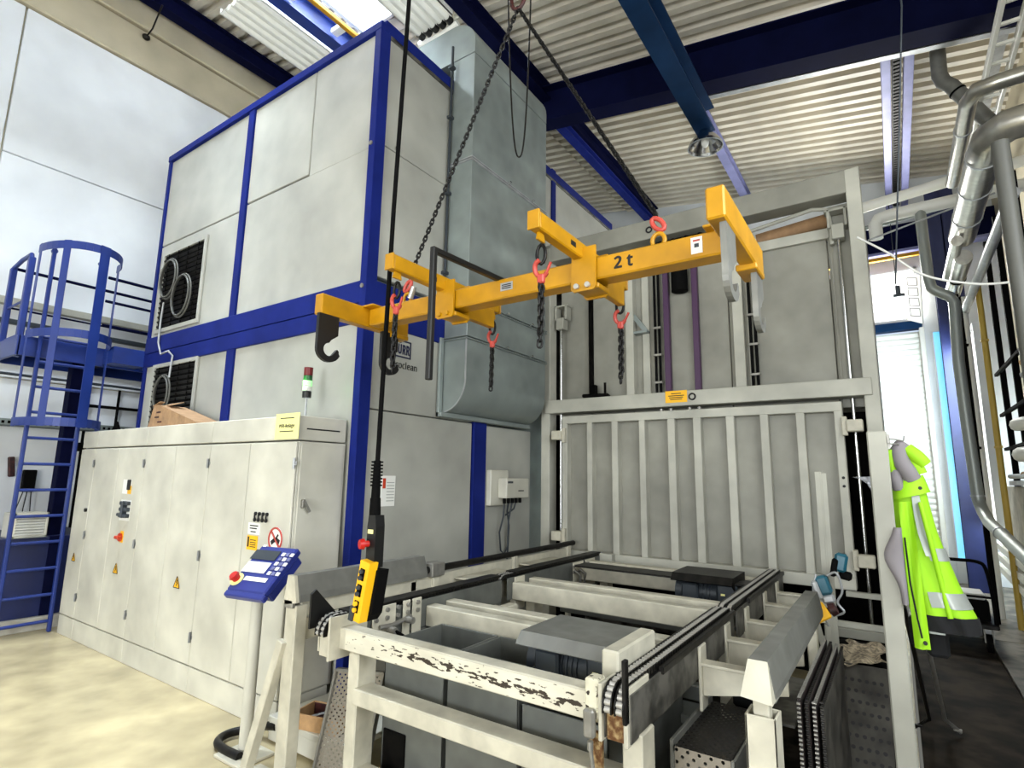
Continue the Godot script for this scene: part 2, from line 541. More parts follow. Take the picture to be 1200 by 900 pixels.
func build_shell():
	var f := struct_("floor", B(V(-9.5, -0.2, -13.2), V(-0.02, 0.0, 6.7)), mats.floor)
	f.set_meta("kind", "structure")
	# the aisle on the right: cast slabs with open joints
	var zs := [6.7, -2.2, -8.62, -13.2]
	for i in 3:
		struct_("floor_slab", B(V(0.0, -0.2, zs[i + 1] + 0.008), V(0.72, 0.0, zs[i] - 0.008), 0.004), mats.aisle if i < 2 else mats.aisle_pale, f)
		struct_("floor_slab", B(V(0.735, -0.2, zs[i + 1] + 0.008), V(2.0, 0.0, zs[i] - 0.008), 0.004), mats.aisle if i < 1 else mats.aisle_pale, f)
	# left wall: large precast panels with open joints
	var wl := struct_("wall_left", B(V(-9.6, -0.2, -13.2), V(-9.36, 9.7, 6.7)), mats.wall_cream)
	var zz := [6.7, 2.45, -1.67, -5.8, -9.9, -13.2]
	var yy := [0.0, 2.9, 5.86, 8.0]
	for i in zz.size() - 1:
		for j in yy.size() - 1:
			struct_("panel", B(V(-9.37, yy[j] + 0.008, zz[i + 1] + 0.012), V(-9.3, yy[j + 1] - 0.008, zz[i] - 0.012), 0.006), mats.wall_white, wl)
	# cornice: two cream bands under the roof
	struct_("cornice", B(V(-9.37, 8.01, -13.0), V(-9.24, 8.62, 6.5), 0.02), mats.wall_cream, wl)
	struct_("cornice", B(V(-9.37, 8.64, -13.0), V(-9.2, 9.3, 6.5), 0.02), mats.wall_cream, wl)
	# right wall: low concrete wall, stepped back above
	var wrm := M.new()
	wrm.span(V(1.9, -0.2, -13.2), V(2.1, 8.6, -3.0)); wrm.span(V(1.9, -0.2, 1.4), V(2.1, 8.6, 6.7)); wrm.span(V(1.9, -0.2, -3.0), V(2.1, 2.0, 1.4)); wrm.span(V(1.9, 4.6, -3.0), V(2.1, 8.6, 1.4))
	var wr := struct_("wall_right", wrm, mats.wall_cream)
	var w5 := thing_structure("added_window_5", V(2.0, 2.0, -0.8))  # unseen window, added to carry the fill from the right
	obj("pane", B(V(2.0, 2.0, -3.0), V(2.02, 4.6, 1.4)), mats.day_window, w5)
	var f5 := M.new()
	for k in 6: f5.span(V(1.92, 2.0, -3.0 + k * 0.88 - 0.03), V(2.0, 4.6, -3.0 + k * 0.88 + 0.03))
	for k in 4: f5.span(V(1.92, 2.0 + k * 0.866 - 0.03, -3.0), V(2.0, 2.0 + k * 0.866 + 0.03, 1.4))
	obj("frame", f5, mats.wall_white, w5)
	var wlo := thing_structure("wall_right_low", V(1.5, 0, -2.0))
	for i in 4:
		struct_("base_block", B(V(1.24, 0.0, -10.2 + i * 4.2), V(1.89, 1.72, -10.2 + (i + 1) * 4.2 - 0.012), 0.01), mats.concrete, wlo)
	# far wall with the roller shutter and the window over it
	var wf := M.new()
	wf.span(V(-9.5, -0.2, -13.25), V(-1.9, 9.6, -13.0))
	wf.span(V(-1.9, 5.95, -13.25), V(2.1, 9.6, -13.0))
	wf.span(V(0.66, -0.2, -13.25), V(0.80, 5.95, -13.0))
	wf.span(V(1.0, -0.2, -13.25), V(2.1, 5.95, -13.0))
	wf.span(V(0.80, 4.6, -13.25), V(1.0, 5.95, -13.0))
	struct_("wall_front", wf, mats.wall_white)
	var w1 := thing_structure("window_1", V(-0.65, 4.9, -13.05))
	var fr := M.new()
	for x in [-1.88, -0.62, 0.64]: fr.span(V(x - 0.025, 4.86, -13.08), V(x + 0.025, 5.95, -12.98))
	for y in [4.88, 5.93]: fr.span(V(-1.9, y - 0.03, -13.08), V(0.66, y + 0.03, -12.98))
	for y in [5.42]: fr.span(V(-1.9, y - 0.006, -13.10), V(0.66, y + 0.006, -13.09))
	obj("frame", fr, mats.wall_white, w1)
	obj("pane", B(V(-1.9, 4.9, -13.12), V(0.66, 5.92, -13.10)), mats.day_window, w1)
	var d1 := thing_structure("door_1", V(-0.6, 0, -13.05))
	for k in 42:
		var m := M.new()
		var y := 0.03 + k * 0.11
		var pl := []
		for a in 7: pl.append(Vector2(sin(PI * a / 6.0) * 0.022, y + 0.106 * a / 6.0))
		pl.append(Vector2(-0.02, y + 0.106)); pl.append(Vector2(-0.02, y))
		m.prism(pl, V(-1.85, 0, -13.05), V(0, 0, 1), V(0, 1, 0), V(2.47, 0, 0))
		obj("slat", m, mats.roof_white, d1)
	obj("lintel", B(V(-1.9, 4.68, -13.1), V(0.66, 4.84, -12.9), 0.01), mats.teal_blue, d1)
	var tr := M.new()
	tr.span(V(0.6, 0, -13.0), V(0.68, 4.7, -12.9), 0.01)
	tr.span(V(-1.93, 0, -13.0), V(-1.85, 4.7, -12.9), 0.01)
	obj("track", tr, mats.roof_white, d1)
	# tall blue-tinted glazing beside the shutter
	var w2 := thing_structure("window_2", V(0.9, 0, -13.05))
	obj("pane", B(V(0.80, 0.4, -13.1), V(1.0, 4.6, -13.08)), mats.cyan_glow, w2)
	var f2 := M.new()
	f2.span(V(0.78, 0.0, -13.06), V(0.81, 4.6, -12.95)); f2.span(V(0.98, 0.0, -13.06), V(1.01, 4.6, -12.95)); f2.span(V(0.8, 0.0, -13.06), V(1.0, 0.4, -12.98))
	obj("frame", f2, mats.wall_white, w2)
	# added window in the right wall, glowing pane for the shutter fill
	var w6 := thing_structure("added_window_6", V(1.2, 1.9, -11.3))
	obj("pane", B(V(1.18, 1.2, -12.0), V(1.2, 4.1, -10.6)), mats.day_window, w6)
	var f6 := M.new()
	for z in [-12.03, -11.32, -10.6]: f6.span(V(1.14, 1.15, z), V(1.25, 4.15, z + 0.04))
	for y in [1.15, 4.1]: f6.span(V(1.14, y, -12.03), V(1.25, y + 0.05, -10.56))
	obj("frame", f6, mats.wall_white, w6)
	# back wall, behind the camera, glazed on the left
	var wb := M.new()
	wb.span(V(-9.5, -0.2, 6.5), V(-1.9, 1.6, 6.7)); wb.span(V(-1.9, -0.2, 6.5), V(2.1, 0.35, 6.7)); wb.span(V(1.2, 0.35, 6.5), V(2.1, 1.6, 6.7)); wb.span(V(-9.5, 6.2, 6.5), V(2.1, 9.6, 6.7)); wb.span(V(-2.3, 1.6, 6.5), V(-1.9, 6.2, 6.7)); wb.span(V(1.2, 1.6, 6.5), V(2.1, 6.2, 6.7)); wb.span(V(-1.9, 3.5, 6.5), V(1.2, 6.2, 6.7)); wb.span(V(-9.5, 1.6, 6.5), V(-8.9, 6.2, 6.7))
	struct_("wall_back", wb, mats.wall_white)
	var w3 := thing_structure("added_window_3", V(-5.6, 1.6, 6.6))  # unseen glazing, added behind the camera to carry the back fill
	obj("pane", B(V(-8.9, 1.6, 6.58), V(-2.3, 6.2, 6.6)), mats.day_window, w3)
	obj("pane", B(V(-1.9, 0.35, 6.58), V(1.2, 3.5, 6.6)), mats.day_window, w3)  # unseen low pane, added for the fill on the lift door
	var f3 := M.new()
	for k in 7: f3.span(V(-8.9 + k * 1.1 - 0.03, 1.6, 6.5), V(-8.9 + k * 1.1 + 0.03, 6.2, 6.6))
	for k in 5: f3.span(V(-8.9, 1.6 + k * 1.15 - 0.03, 6.5), V(-2.3, 1.6 + k * 1.15 + 0.03, 6.6))
	obj("frame", f3, mats.wall_white, w3)

func thing_structure(called: String, at: Vector3) -> Node3D:
	var o := Node3D.new()
	o.name = called
	add_child(o, true)
	o.position = at
	o.set_meta("kind", "structure")
	return o

func build_roof():
	# trapezoidal sheets that run down the slope, in fields either side of the roof light
	var ceil_ := struct_("ceiling", slab(-9.6, -6.6, 7.9 + 0.14, 0.12), mats.roof)
	struct_("roof_slab", slab(-6.6, -5.3, 7.9 + 0.14, 0.12, 6.7, 0.7), mats.roof, ceil_)
	struct_("roof_slab", slab(-6.6, -5.3, 7.9 + 0.14, 0.12, -5.3, -13.2), mats.roof, ceil_)
	struct_("roof_slab", slab(-5.3, 2.1, 7.9 + 0.14, 0.12), mats.roof, ceil_)
	var pitch := 0.235
	for fld in [[-9.5, -6.6, 6.6], [-5.3, 2.0, 6.6], [-6.6, -5.3, -5.3]]:
		var zc: float = fld[2]
		while zc > -13.0:
			var m := M.new()
			for k in 14:
				if zc - (k + 1) * pitch < -13.3: break
				var z := zc - k * pitch
				var prof := [[0.0, 0.0], [0.105, 0.0], [0.118, 0.11], [0.222, 0.11], [0.235, 0.0]]
				for i in 4:
					var a := V(fld[0], roof_y(fld[0], 7.9) + prof[i][1], z - prof[i][0])
					var b := V(fld[0], roof_y(fld[0], 7.9) + prof[i + 1][1], z - prof[i + 1][0])
					var c := V(fld[1], roof_y(fld[1], 7.9) + prof[i + 1][1], z - prof[i + 1][0])
					var d := V(fld[1], roof_y(fld[1], 7.9) + prof[i][1], z - prof[i][0])
					m.quad(a, b, c, d, Vector3.DOWN)
			if m.v.size() > 0: struct_("roof_sheet", m, mats.roof, ceil_)
			zc -= pitch * 14
	var sk := thing_structure("window_4", V(-5.95, roof_y(-5.95, 8.0), -3.0))
	var sl := M.new()
	for k in 3:
		var z0 := 0.7 - k * 1.97
		sl = M.new()
		sl.quad(V(-6.62, 10.17, z0), V(-5.28, 10.17, z0), V(-5.28, 10.17, z0 - 1.93), V(-6.62, 10.17, z0 - 1.93), Vector3.DOWN)
		obj("pane", sl, mats.daylight, sk)
	var cb := M.new()  # shaft walls deepened and cross baffles added to steer the light downward
	cb.span(V(-6.66, roof_y(-6.6, 7.86), -5.3), V(-6.6, 10.2, 0.75)); cb.span(V(-5.3, roof_y(-5.3, 7.86), -5.3), V(-5.24, 10.2, 0.75))
	for k in 4: cb.span(V(-6.6, roof_y(-5.95, 7.96), 0.7 - k * 1.97 + 0.0), V(-5.3, 10.2, 0.7 - k * 1.97 + 0.05))
	obj("frame", cb, mats.light_shaft, sk)
	struct_("roof_light_cover", B(V(-6.7, 10.2, -5.4), V(-5.2, 10.27, 0.8)), mats.roof, ceil_)
	# purlins along the hall
	var lab := {-9.0: "navy roof beam running along the top of the white left wall", -4.55: "dark navy roof beam running along the roof above the grey duct"}
	for x in lab: steel_beam("roof_beam", V(x, roof_y(x, 7.56), -12.95), V(x, roof_y(x, 7.56), 6.4), 0.3, 0.2, "navy", lab[x], "roof beams along the hall")
	steel_beam("roof_beam", V(-4.55, roof_y(-4.55, 7.34), -12.95), V(-4.55, roof_y(-4.55, 7.34), -7.75), 0.16, 0.16, "blue", "short blue roof beam seen through the gap beside the duct, beyond the big cross beam", "roof beams along the hall")
	steel_beam("roof_beam", V(-2.2, roof_y(-2.2, 7.42), -12.95), V(-2.2, roof_y(-2.2, 7.42), -7.75), 0.2, 0.16, "lavender", "pale lavender-lit roof beam beyond the bell lamp", "roof beams along the hall")  # lit look of the beam's sides is put into the lavender colour
	# the big cross beam
	var a := V(-9.2, roof_y(-9.2, 7.1), -7.55)
	var b := V(2.0, roof_y(2.0, 7.1), -7.55)
	steel_beam("cross_beam", a, b, 0.66, 0.32, "navy", "large dark navy cross beam spanning the hall under the roof", "")
	# big teal beam with the lamp at its end
	var cr := V(-2.03, 7.0, 6.4)
	steel_beam("crane_beam", cr, V(-1.98, 7.0, -8.05), 0.40, 0.27, "teal_blue", "large teal-blue beam running towards the bell lamp", "")
	var lp := thing("bell_lamp", "round polished bell lamp hanging at the end of the teal-blue beam", "lamp", V(-1.98, 6.72, -7.97))
	var bl := M.new()
	var pr := [[0.05, 0.30], [0.09, 0.26], [0.13, 0.2], [0.2, 0.12], [0.25, 0.04], [0.26, 0.0], [0.245, 0.0], [0.235, 0.04], [0.18, 0.12], [0.1, 0.2], [0.05, 0.24]]
	lathe(bl, V(-1.98, 6.72, -7.97), pr, 20)
	obj("shade", bl, mats.polished, lp)
	var bs := M.new()
	bs.cyl(V(-1.98, 6.94, -7.97), V(-1.98, 7.01, -7.97), 0.06)
	obj("socket", bs, mats.steel, lp)
	var bu := M.new()
	bu.sphere(V(-1.98, 6.82, -7.97), V(0.06, 0.1, 0.06))
	obj("bulb", bu, mats.white, lp)
	# galvanised channel beside the cross beam, with a pair of galvanised rails running on
	steel_channel("channel_rail", V(-2.1, roof_y(-2.1, 7.13), -7.86), V(1.85, roof_y(1.85, 7.13), -7.86), 0.16, "zinc_bright", "galvanised channel fixed along the far edge of the big cross beam")
	var rl := thing("rail_pair", "pair of pale galvanised rails running below the ribbed roof away from the cross beam", "rail", V(0.4, 7.3, -10.0))
	for x in [0.33, 0.58]:
		var r := M.new()
		r.span(V(x - 0.055, roof_y(x, 7.22), -12.95), V(x + 0.055, roof_y(x, 7.26), -7.9), 0.006)
		r.span(V(x - 0.055, roof_y(x, 7.22), -12.95), V(x - 0.045, roof_y(x, 7.34), -7.9), 0.003)
		r.span(V(x + 0.045, roof_y(x, 7.22), -12.95), V(x + 0.055, roof_y(x, 7.34), -7.9), 0.003)
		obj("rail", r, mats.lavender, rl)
	var lad := M.new()
	for k in 60: lad.span(V(0.42, roof_y(0.45, 7.3), -12.9 + k * 0.083), V(0.49, roof_y(0.45, 7.33), -12.9 + k * 0.083 + 0.045))
	lad.span(V(0.4, roof_y(0.45, 7.33), -12.95), V(0.42, roof_y(0.45, 7.37), -7.9)); lad.span(V(0.49, roof_y(0.45, 7.33), -12.95), V(0.51, roof_y(0.45, 7.37), -7.9))
	obj("rung_strip", lad, mats.dark_steel, rl).set_meta("kind", "stuff")
	# frame rail at the right end of the channel
	steel_beam("frame_rail", V(1.45, roof_y(1.45, 7.13), -7.60), V(1.45, roof_y(1.45, 7.13), -12.9), 0.12, 0.1, "zinc_bright", "galvanised rail under the roof beside the right wall", "")
	# radiant ceiling panels
	radiant(-7.42, -6.68, 8.18, -3.3, -7.2, "white ribbed radiant ceiling panel above the left side of the washing plant", false)
	radiant(-5.36, -4.66, 8.18, 5.0, -5.15, "white ribbed radiant ceiling panel ending above the grey duct", true)
	# crane runway beside the roof light, with its yellow conductor rail
	var rw := thing("crane_runway", "pale blue crane runway with a yellow conductor rail beside the bright roof light", "crane rail", V(-6.4, 8.05, -3.0))
	var rb := M.new()
	rb.span(V(-6.55, 8.1, -12.9), V(-6.35, 8.13, 6.4)); rb.span(V(-6.46, 8.12, -12.9), V(-6.44, 8.46, 6.4)); rb.span(V(-6.55, 8.44, -12.9), V(-6.35, 8.47, 6.4))
	obj("girder", rb, mats.sky_blue, rw)
	var yr := M.new()
	yr.bar(V(-6.12, 8.2, 6.4), V(-6.12, 8.2, -12.9), 0.07, 0.07, Vector3.UP, 0.01)
	obj("conductor_rail", yr, mats.yellow, rw)
	for k in 24:
		var cl := M.new()
		cl.span(V(-6.36, 8.17, 6.0 - k * 0.75), V(-6.1, 8.25, 6.0 - k * 0.75 + 0.12), 0.01)
		obj("bracket", cl, mats.white, rw)
	# hanging control lines
	var cd := M.new()
	var pts := []
	var A := V(-2.12, 6.6, -3.6)
	for k in 31:
		var t := k / 30.0
		pts.append(V(lerpf(-2.12, -1.86, t) + sin(t * PI) * 0.03, 3.92 + 2.6 * pow(absf(t * 2.0 - 1.0), 2.6), -2.9))
	cd.tube(pts, 0.006, 6)
	tag(obj("cord", cd, mats.dark_steel), "thin grey cord hanging in a loop in front of the grey duct", "cord")
	var wr := M.new()
	wr.tube([V(-8.6, 8.72, -3.0), V(-9.0, 8.55, -3.05), V(-9.22, 8.5, -3.05)], 0.012, 6)
	wr.sphere(V(-9.2, 8.5, -3.05), V(0.05, 0.05, 0.06), 8, 6)
	tag(obj("wall_anchor", wr, mats.dark_steel), "small dark tie rod and anchor high on the cream band of the left wall", "anchor")

func slab(x0: float, x1: float, base: float, th: float, zmax := 6.7, zmin := -13.2) -> M:
	var m := M.new()
	var p := []
	for x in [x0, x1]:
		for z in [zmin, zmax]:
			for dy in [0.0, th]: p.append(V(x, roof_y(x, base) + dy, z))
	m.quad(p[0], p[2], p[6], p[4], Vector3.DOWN); m.quad(p[1], p[3], p[7], p[5], Vector3.UP)
	m.quad(p[0], p[1], p[3], p[2], Vector3.LEFT); m.quad(p[4], p[5], p[7], p[6], Vector3.RIGHT)
	m.quad(p[0], p[1], p[5], p[4], Vector3.FORWARD); m.quad(p[2], p[3], p[7], p[6], Vector3.BACK)
	return m

func lathe(m: M, c: Vector3, pr: Array, seg: int):
	for i in pr.size() - 1:
		var d := Vector2(pr[i + 1][0] - pr[i][0], pr[i + 1][1] - pr[i][1])
		var nn := Vector2(-d.y, d.x).normalized()
		for k in seg:
			var a0 := TAU * k / seg
			var a1 := TAU * (k + 1) / seg
			var p := []
			for w in [[i, a0], [i, a1], [i + 1, a1], [i + 1, a0]]:
				p.append(c + V(cos(w[1]) * pr[w[0]][0], pr[w[0]][1], sin(w[1]) * pr[w[0]][0]))
			var n0 := V(cos(a0) * nn.x, nn.y, sin(a0) * nn.x)
			var n1 := V(cos(a1) * nn.x, nn.y, sin(a1) * nn.x)
			m.tri(p[0], p[1], p[2], n0, n1, n1); m.tri(p[0], p[2], p[3], n0, n1, n0)

func steel_beam(called: String, a: Vector3, b: Vector3, h: float, w: float, mat: String, label: String, group: String):
	# an I section from a to b (points on the underside)
	var m := M.new()
	var d := (b - a).normalized()
	var s := Vector3.UP.cross(d).normalized()
	var u := d.cross(s)
	m.bar(a + u * 0.012, b + u * 0.012, w, 0.024, Vector3.UP)
	m.bar(a + u * (h - 0.012), b + u * (h - 0.012), w, 0.024, Vector3.UP)
	m.bar(a + u * h * 0.5, b + u * h * 0.5, 0.016, h - 0.04, Vector3.UP)
	return tag(obj(called, m, mats[mat]), label, "beam", group)

func steel_channel(called: String, a: Vector3, b: Vector3, h: float, mat: String, label: String):
	var m := M.new()
	m.bar(a + V(0, h * 0.5, 0), b + V(0, h * 0.5, 0), 0.012, h, Vector3.UP)
	m.bar(a + V(0, 0, 0.04), b + V(0, 0, 0.04), 0.09, 0.012, Vector3.UP)
	m.bar(a + V(0, h, 0.04), b + V(0, h, 0.04), 0.09, 0.012, Vector3.UP)
	return tag(obj(called, m, mats[mat]), label, "rail", "")

func radiant(x0: float, x1: float, y: float, z0: float, z1: float, label: String, ends: bool):
	var t := thing("radiant_panel", label, "ceiling heater", V((x0 + x1) * 0.5, y, (z0 + z1) * 0.5), "radiant ceiling panels")
	var tr := M.new()
	tr.span(V(x0, y, z1), V(x1, y + 0.02, z0)); tr.span(V(x0, y, z1), V(x0 + 0.01, y + 0.1, z0)); tr.span(V(x1 - 0.01, y, z1), V(x1, y + 0.1, z0))
	obj("tray", tr, mats.roof_white, t)
	for k in 5:
		var x := lerpf(x0 + 0.08, x1 - 0.08, k / 4.0)
		var m := M.new()
		m.cyl(V(x, y, z0), V(x, y, z1), 0.045, -1.0, 10)
		obj("rib", m, mats.roof_white, t)
		if ends:
			var c := M.new()
			c.cyl(V(x, y - 0.01, z1 + 0.03), V(x, y - 0.01, z1 - 0.06), 0.055, -1.0, 10)
			obj("end_clip", c, mats.black, t)
	if ends:
		var g := M.new()
		var pts := []
		for k in 9: pts.append(V(lerpf(x0 - 0.02, x1 + 0.02, k / 8.0), y - 0.05 - 0.06 * sin(PI * k / 8.0), z1 - 0.1))
		g.tube(pts, 0.05, 8)
		obj("header_pipe", g, mats.roof_white, t)

func build_washer():
	var t := thing("parts_washer", "tall grey-white industrial washing plant with ultramarine frame behind the control cabinets", "machine", V(-5.4, 0, -5.2))
	# inner core so that no light passes, then the cladding panels and the blue frame in front
	obj("core", B(V(-7.42, 0, -7.85), V(-3.60, 5.72, -3.02)), mats.zinc, t)
	var zf := -2.94
	# front panels (facing the camera's left)
	var fp := [
		[-7.44, -5.63, 4.555, 5.72], [-7.44, -5.63, 3.35, 4.545],
		[-5.52, -4.455, 4.605, 5.72], [-4.445, -3.57, 4.58, 5.72], [-5.52, -3.57, 3.35, 4.59],
		[-7.44, -5.60, 0.1, 3.0], [-5.46, -3.59, 0.1, 3.0]]
	for r in fp: obj("panel", B(V(r[0], r[2], zf - 0.07), V(r[1] - 0.004, r[3] - 0.004, zf - 0.012), 0.006), mats.panel, t)
	var xs := -3.505
	var sp := [
		[-3.045, -4.159, 4.645, 5.720], [-3.045, -4.159, 3.422, 4.636], [-3.045, -4.410, 2.285, 3.056], [-3.045, -4.410, 0.100, 2.275], [-4.640, -5.518, 0.100, 2.272], [-4.159, -5.977, 3.422, 5.720], [-6.082, -7.837, 3.056, 5.720]]
	for r in sp: obj("panel", B(V(xs - 0.07, r[2], r[1]), V(xs - 0.012, r[3], r[0]), 0.006), mats.panel, t)
	# frame: corner columns, mullions, bands, top rails
	obj("corner_post", B(V(-3.575, 0.0, -3.045), V(-3.495, 5.8, -2.925), 0.004), mats.blue, t)
	obj("corner_post", B(V(-7.5, 0.0, -3.0), V(-7.44, 5.8, -2.93), 0.004), mats.blue, t)
	obj("mullion", B(V(-5.63, 3.33, -3.0), V(-5.52, 5.74, -2.93), 0.004), mats.blue, t)
	obj("mullion", B(V(-5.60, 0.0, -3.0), V(-5.46, 3.03, -2.93), 0.004), mats.blue, t)
	obj("mullion", B(V(-3.5843, 0.0, -4.6398), V(-3.5008, 3.0562, -4.4308), 0.004), mats.blue, t)
	obj("mullion", B(V(-3.5843, 3.0562, -6.0819), V(-3.5008, 5.8777, -5.9774), 0.004), mats.blue, t)
	obj("band", B(V(-7.5, 3.16, -3.0), V(-3.57, 3.352, -2.925), 0.004), mats.blue, t)
	obj("band", B(V(-7.5, 2.99, -3.0), V(-3.57, 3.152, -2.925), 0.004), mats.blue, t)
	obj("band", B(V(-3.5948, 3.0, -5.69), V(-3.4955, 3.37, -3.03), 0.004), mats.blue, t)
	obj("top_rail", B(V(-7.5, 5.72, -3.02), V(-3.49, 5.80, -2.92), 0.004), mats.blue, t)
	obj("top_rail", B(V(-3.61, 5.73, -7.9), V(-3.49, 5.84, -2.98), 0.004), mats.blue, t)
	obj("roof_panel", B(V(-7.5, 5.70, -7.9), V(-3.50, 5.76, -2.98), 0.004), mats.plate_grey, t)
	# thin flashing strips beside the frame (bright seams)
	# louvred grilles
	for g in [[-7.28, -6.32, 3.44, 4.38], [-7.18, -6.22, 2.1, 2.95]]:
		var fr := M.new()
		fr.span(V(g[0] - 0.05, g[2] - 0.05, -2.95), V(g[0], g[3] + 0.05, -2.925), 0.004); fr.span(V(g[1], g[2] - 0.05, -2.95), V(g[1] + 0.05, g[3] + 0.05, -2.925), 0.004)
		fr.span(V(g[0], g[3], -2.95), V(g[1], g[3] + 0.05, -2.925), 0.004); fr.span(V(g[0], g[2] - 0.05, -2.95), V(g[1], g[2], -2.925), 0.004)
		var o := obj("grille", fr, mats.panel, t)
		obj("recess", B(V(g[0], g[2], -2.952), V(g[1], g[3], -2.946)), mats.rubber, o)
		var n := int((g[3] - g[2]) / 0.06)
		for k in n:
			var m := M.new()
			var y: float = g[2] + 0.03 + k * 0.06
			m.box(V((g[0] + g[1]) * 0.5, y, -2.935), V(g[1] - g[0], 0.032, 0.006), 0.0, Basis(Vector3.RIGHT, 0.7))
			obj("slat", m, mats.dark_steel, o)
		var vb := M.new()
		for k in 4: vb.span(V(lerpf(g[0], g[1], (k + 0.5) / 4.0) - 0.006, g[2], -2.932), V(lerpf(g[0], g[1], (k + 0.5) / 4.0) + 0.006, g[3], -2.924))
		obj("guard_bars", vb, mats.near_black, o)
	# bolts on the frame
	for q in [V(-3.54, 4.6, -2.926), V(-3.54, 3.3, -2.926)]:
		var m := M.new()
		m.cyl(q, q + V(0, 0, 0.01), 0.02, -1, 8)
		obj("bolt", m, mats.steel, t)
	for q in [V(-3.4955, 3.2862, -3.3440), V(-3.4955, 3.1608, -3.7097), V(-3.4955, 4.6760, -3.1872)]:
		var m := M.new()
		m.cyl(q, q + V(0.01, 0, 0), 0.018, -1, 8)
		obj("bolt", m, mats.black, t)
	# maker's plate: framed letters and the word below
	var X := V(0, 0, -1)
	var lo := M.new()
	var c := V(-3.514, 2.8472, -3.3806)
	for r in [[-0.115, 0.115, 0.066, 0.078], [-0.115, 0.115, -0.078, -0.066]]: lo.span(c + V(0, r[2], r[0]), c + V(0.004, r[3], r[1]))
	for r in [[-0.115, -0.103], [0.103, 0.115]]: lo.span(c + V(0, -0.078, r[0]), c + V(0.004, 0.078, r[1]))
	var lg := obj("logo", lo, mats.ink_blue, t)
	lettering("DÜRR", c + V(0.002, -0.006, 0), X, Vector3.UP, 0.088, mats.ink_blue, lg, "lettering", true, 0.19)
	lettering("Ecoclean", V(-3.513, 2.7010, -3.4276), X, Vector3.UP, 0.06, mats.ink, t, "lettering", false, 0.3)
	# paper notice on the side
	var no := obj("notice", B(V(-3.518, 1.4888, -3.3806), V(-3.510, 1.7395, -3.2290)), mats.white, t, "white paper notice")
	obj("symbol", B(V(-3.510, 1.6350, -3.2708), V(-3.508, 1.7187, -3.2395)), mats.orange_red, no)
	for k in 7: obj("print_line", B(V(-3.510, 1.53 + k * 0.025, -3.37), V(-3.5085, 1.536 + k * 0.025, -3.285)), mats.reflector, no)
	# conduit where the duct meets the cladding
	var cd := M.new()
	cd.tube([V(-3.4746, 6.1913, -3.8665), V(-3.4746, 4.3102, -3.8665), V(-3.4746, 3.4951, -3.8665)], 0.014, 8)
	for y in [5.75, 5.2, 4.4, 3.6]: cd.span(V(-3.35, y, -3.73), V(-3.3, y + 0.03, -3.67), 0.003)
	obj("conduit", cd, mats.motor, t)
	# hose coils that hang on the grilles
	for q in [[V(-7.02, 4.03, -2.9), 0.25, "left"], [V(-6.66, 3.76, -2.9), 0.26, "right"], [V(-6.85, 2.62, -2.9), 0.22, "low"]]:
		var m := M.new()
		for rr in 2:
			var pts := []
			for k in 28: pts.append(q[0] + V(cos(TAU * k / 28.0) * (q[1] - 0.02 * rr) * 0.82, sin(TAU * k / 28.0) * (q[1] - 0.02 * rr), rr * 0.02))
			m.tube(pts, 0.011, 6, true)
		var s: String = {"left": "coiled grey cable hanging on the upper grille, the left coil of two", "right": "coiled grey cable hanging on the upper grille, the right coil of two", "low": "coiled dark cable hanging on the lower grille behind the cabinets"}[q[2]]
		tag(obj("cable_coil", m, mats.coil), s, "cable", "coiled cables on the grilles")
	var dr := M.new()
	dr.tube([V(-7.1, 3.75, -2.905), V(-7.12, 3.5, -2.905), V(-7.1, 3.25, -2.9), V(-7.0, 3.1, -2.9), V(-6.82, 3.12, -2.9), V(-6.7, 3.05, -2.9), V(-6.72, 2.8, -2.9)], 0.012, 6)
	tag(obj("cable", dr, mats.zinc_bright), "pale cable running down across the blue band from the upper grille to the lower", "cable")
	# junction boxes on the side panel
	var jb := thing("junction_box", "pale grey connection boxes with hanging cables on the washing plant's side panel", "control box", V(-3.4485, 1.4469, -4.8593))
	obj("back_box", B(V(-3.5216, 1.4469, -4.9951), V(-3.4589, 1.8127, -4.6711), 0.008), mats.cream, jb)
	var fb := obj("front_box", B(V(-3.4589, 1.5201, -5.2250), V(-3.3440, 1.7291, -4.7965), 0.01), mats.cream, jb)
	obj("label_strip", B(V(-3.3440, 1.6768, -4.9115), V(-3.3409, 1.6977, -4.8175)), mats.motor, fb)
	obj("label_strip", B(V(-3.3440, 1.5933, -5.1205), V(-3.3409, 1.6037, -5.0160)), mats.ink, fb)
	for k in 5:
		var m := M.new()
		m.cyl(V(-3.26, 1.53, -4.64 - k * 0.07), V(-3.26, 1.48, -4.64 - k * 0.07), 0.018, -1, 8)
		obj("gland", m, mats.rubber, jb)
	var cb := M.new()
	cb.tube([V(-3.4067, 1.4888, -4.8488), V(-3.4171, 1.3320, -4.8488), V(-3.4485, 1.1753, -4.8279), V(-3.4589, 0.9872, -4.8697), V(-3.4589, 0.9454, -4.9324), V(-3.4589, 1.0185, -4.9951), V(-3.4380, 1.2797, -4.9742), V(-3.4067, 1.4888, -4.9951)], 0.009, 6)
	cb.tube([V(-3.4067, 1.4888, -4.9219), V(-3.4276, 1.3842, -4.9324), V(-3.4589, 1.2275, -5.0160), V(-3.4589, 0.9140, -4.9951), V(-3.4589, 0.8095, -4.9742)], 0.009, 6)
	cb.tube([V(-3.4067, 1.4888, -5.0682), V(-3.4276, 1.4051, -5.0578), V(-3.4485, 1.3425, -4.9324)], 0.009, 6)
	cb.span(V(-3.4746, 0.7364, -5.0055), V(-3.4485, 0.8304, -4.9637)); cb.span(V(-3.4746, 0.7364, -4.9324), V(-3.4485, 0.8200, -4.9010))
	obj("cable", cb, mats.motor, jb)

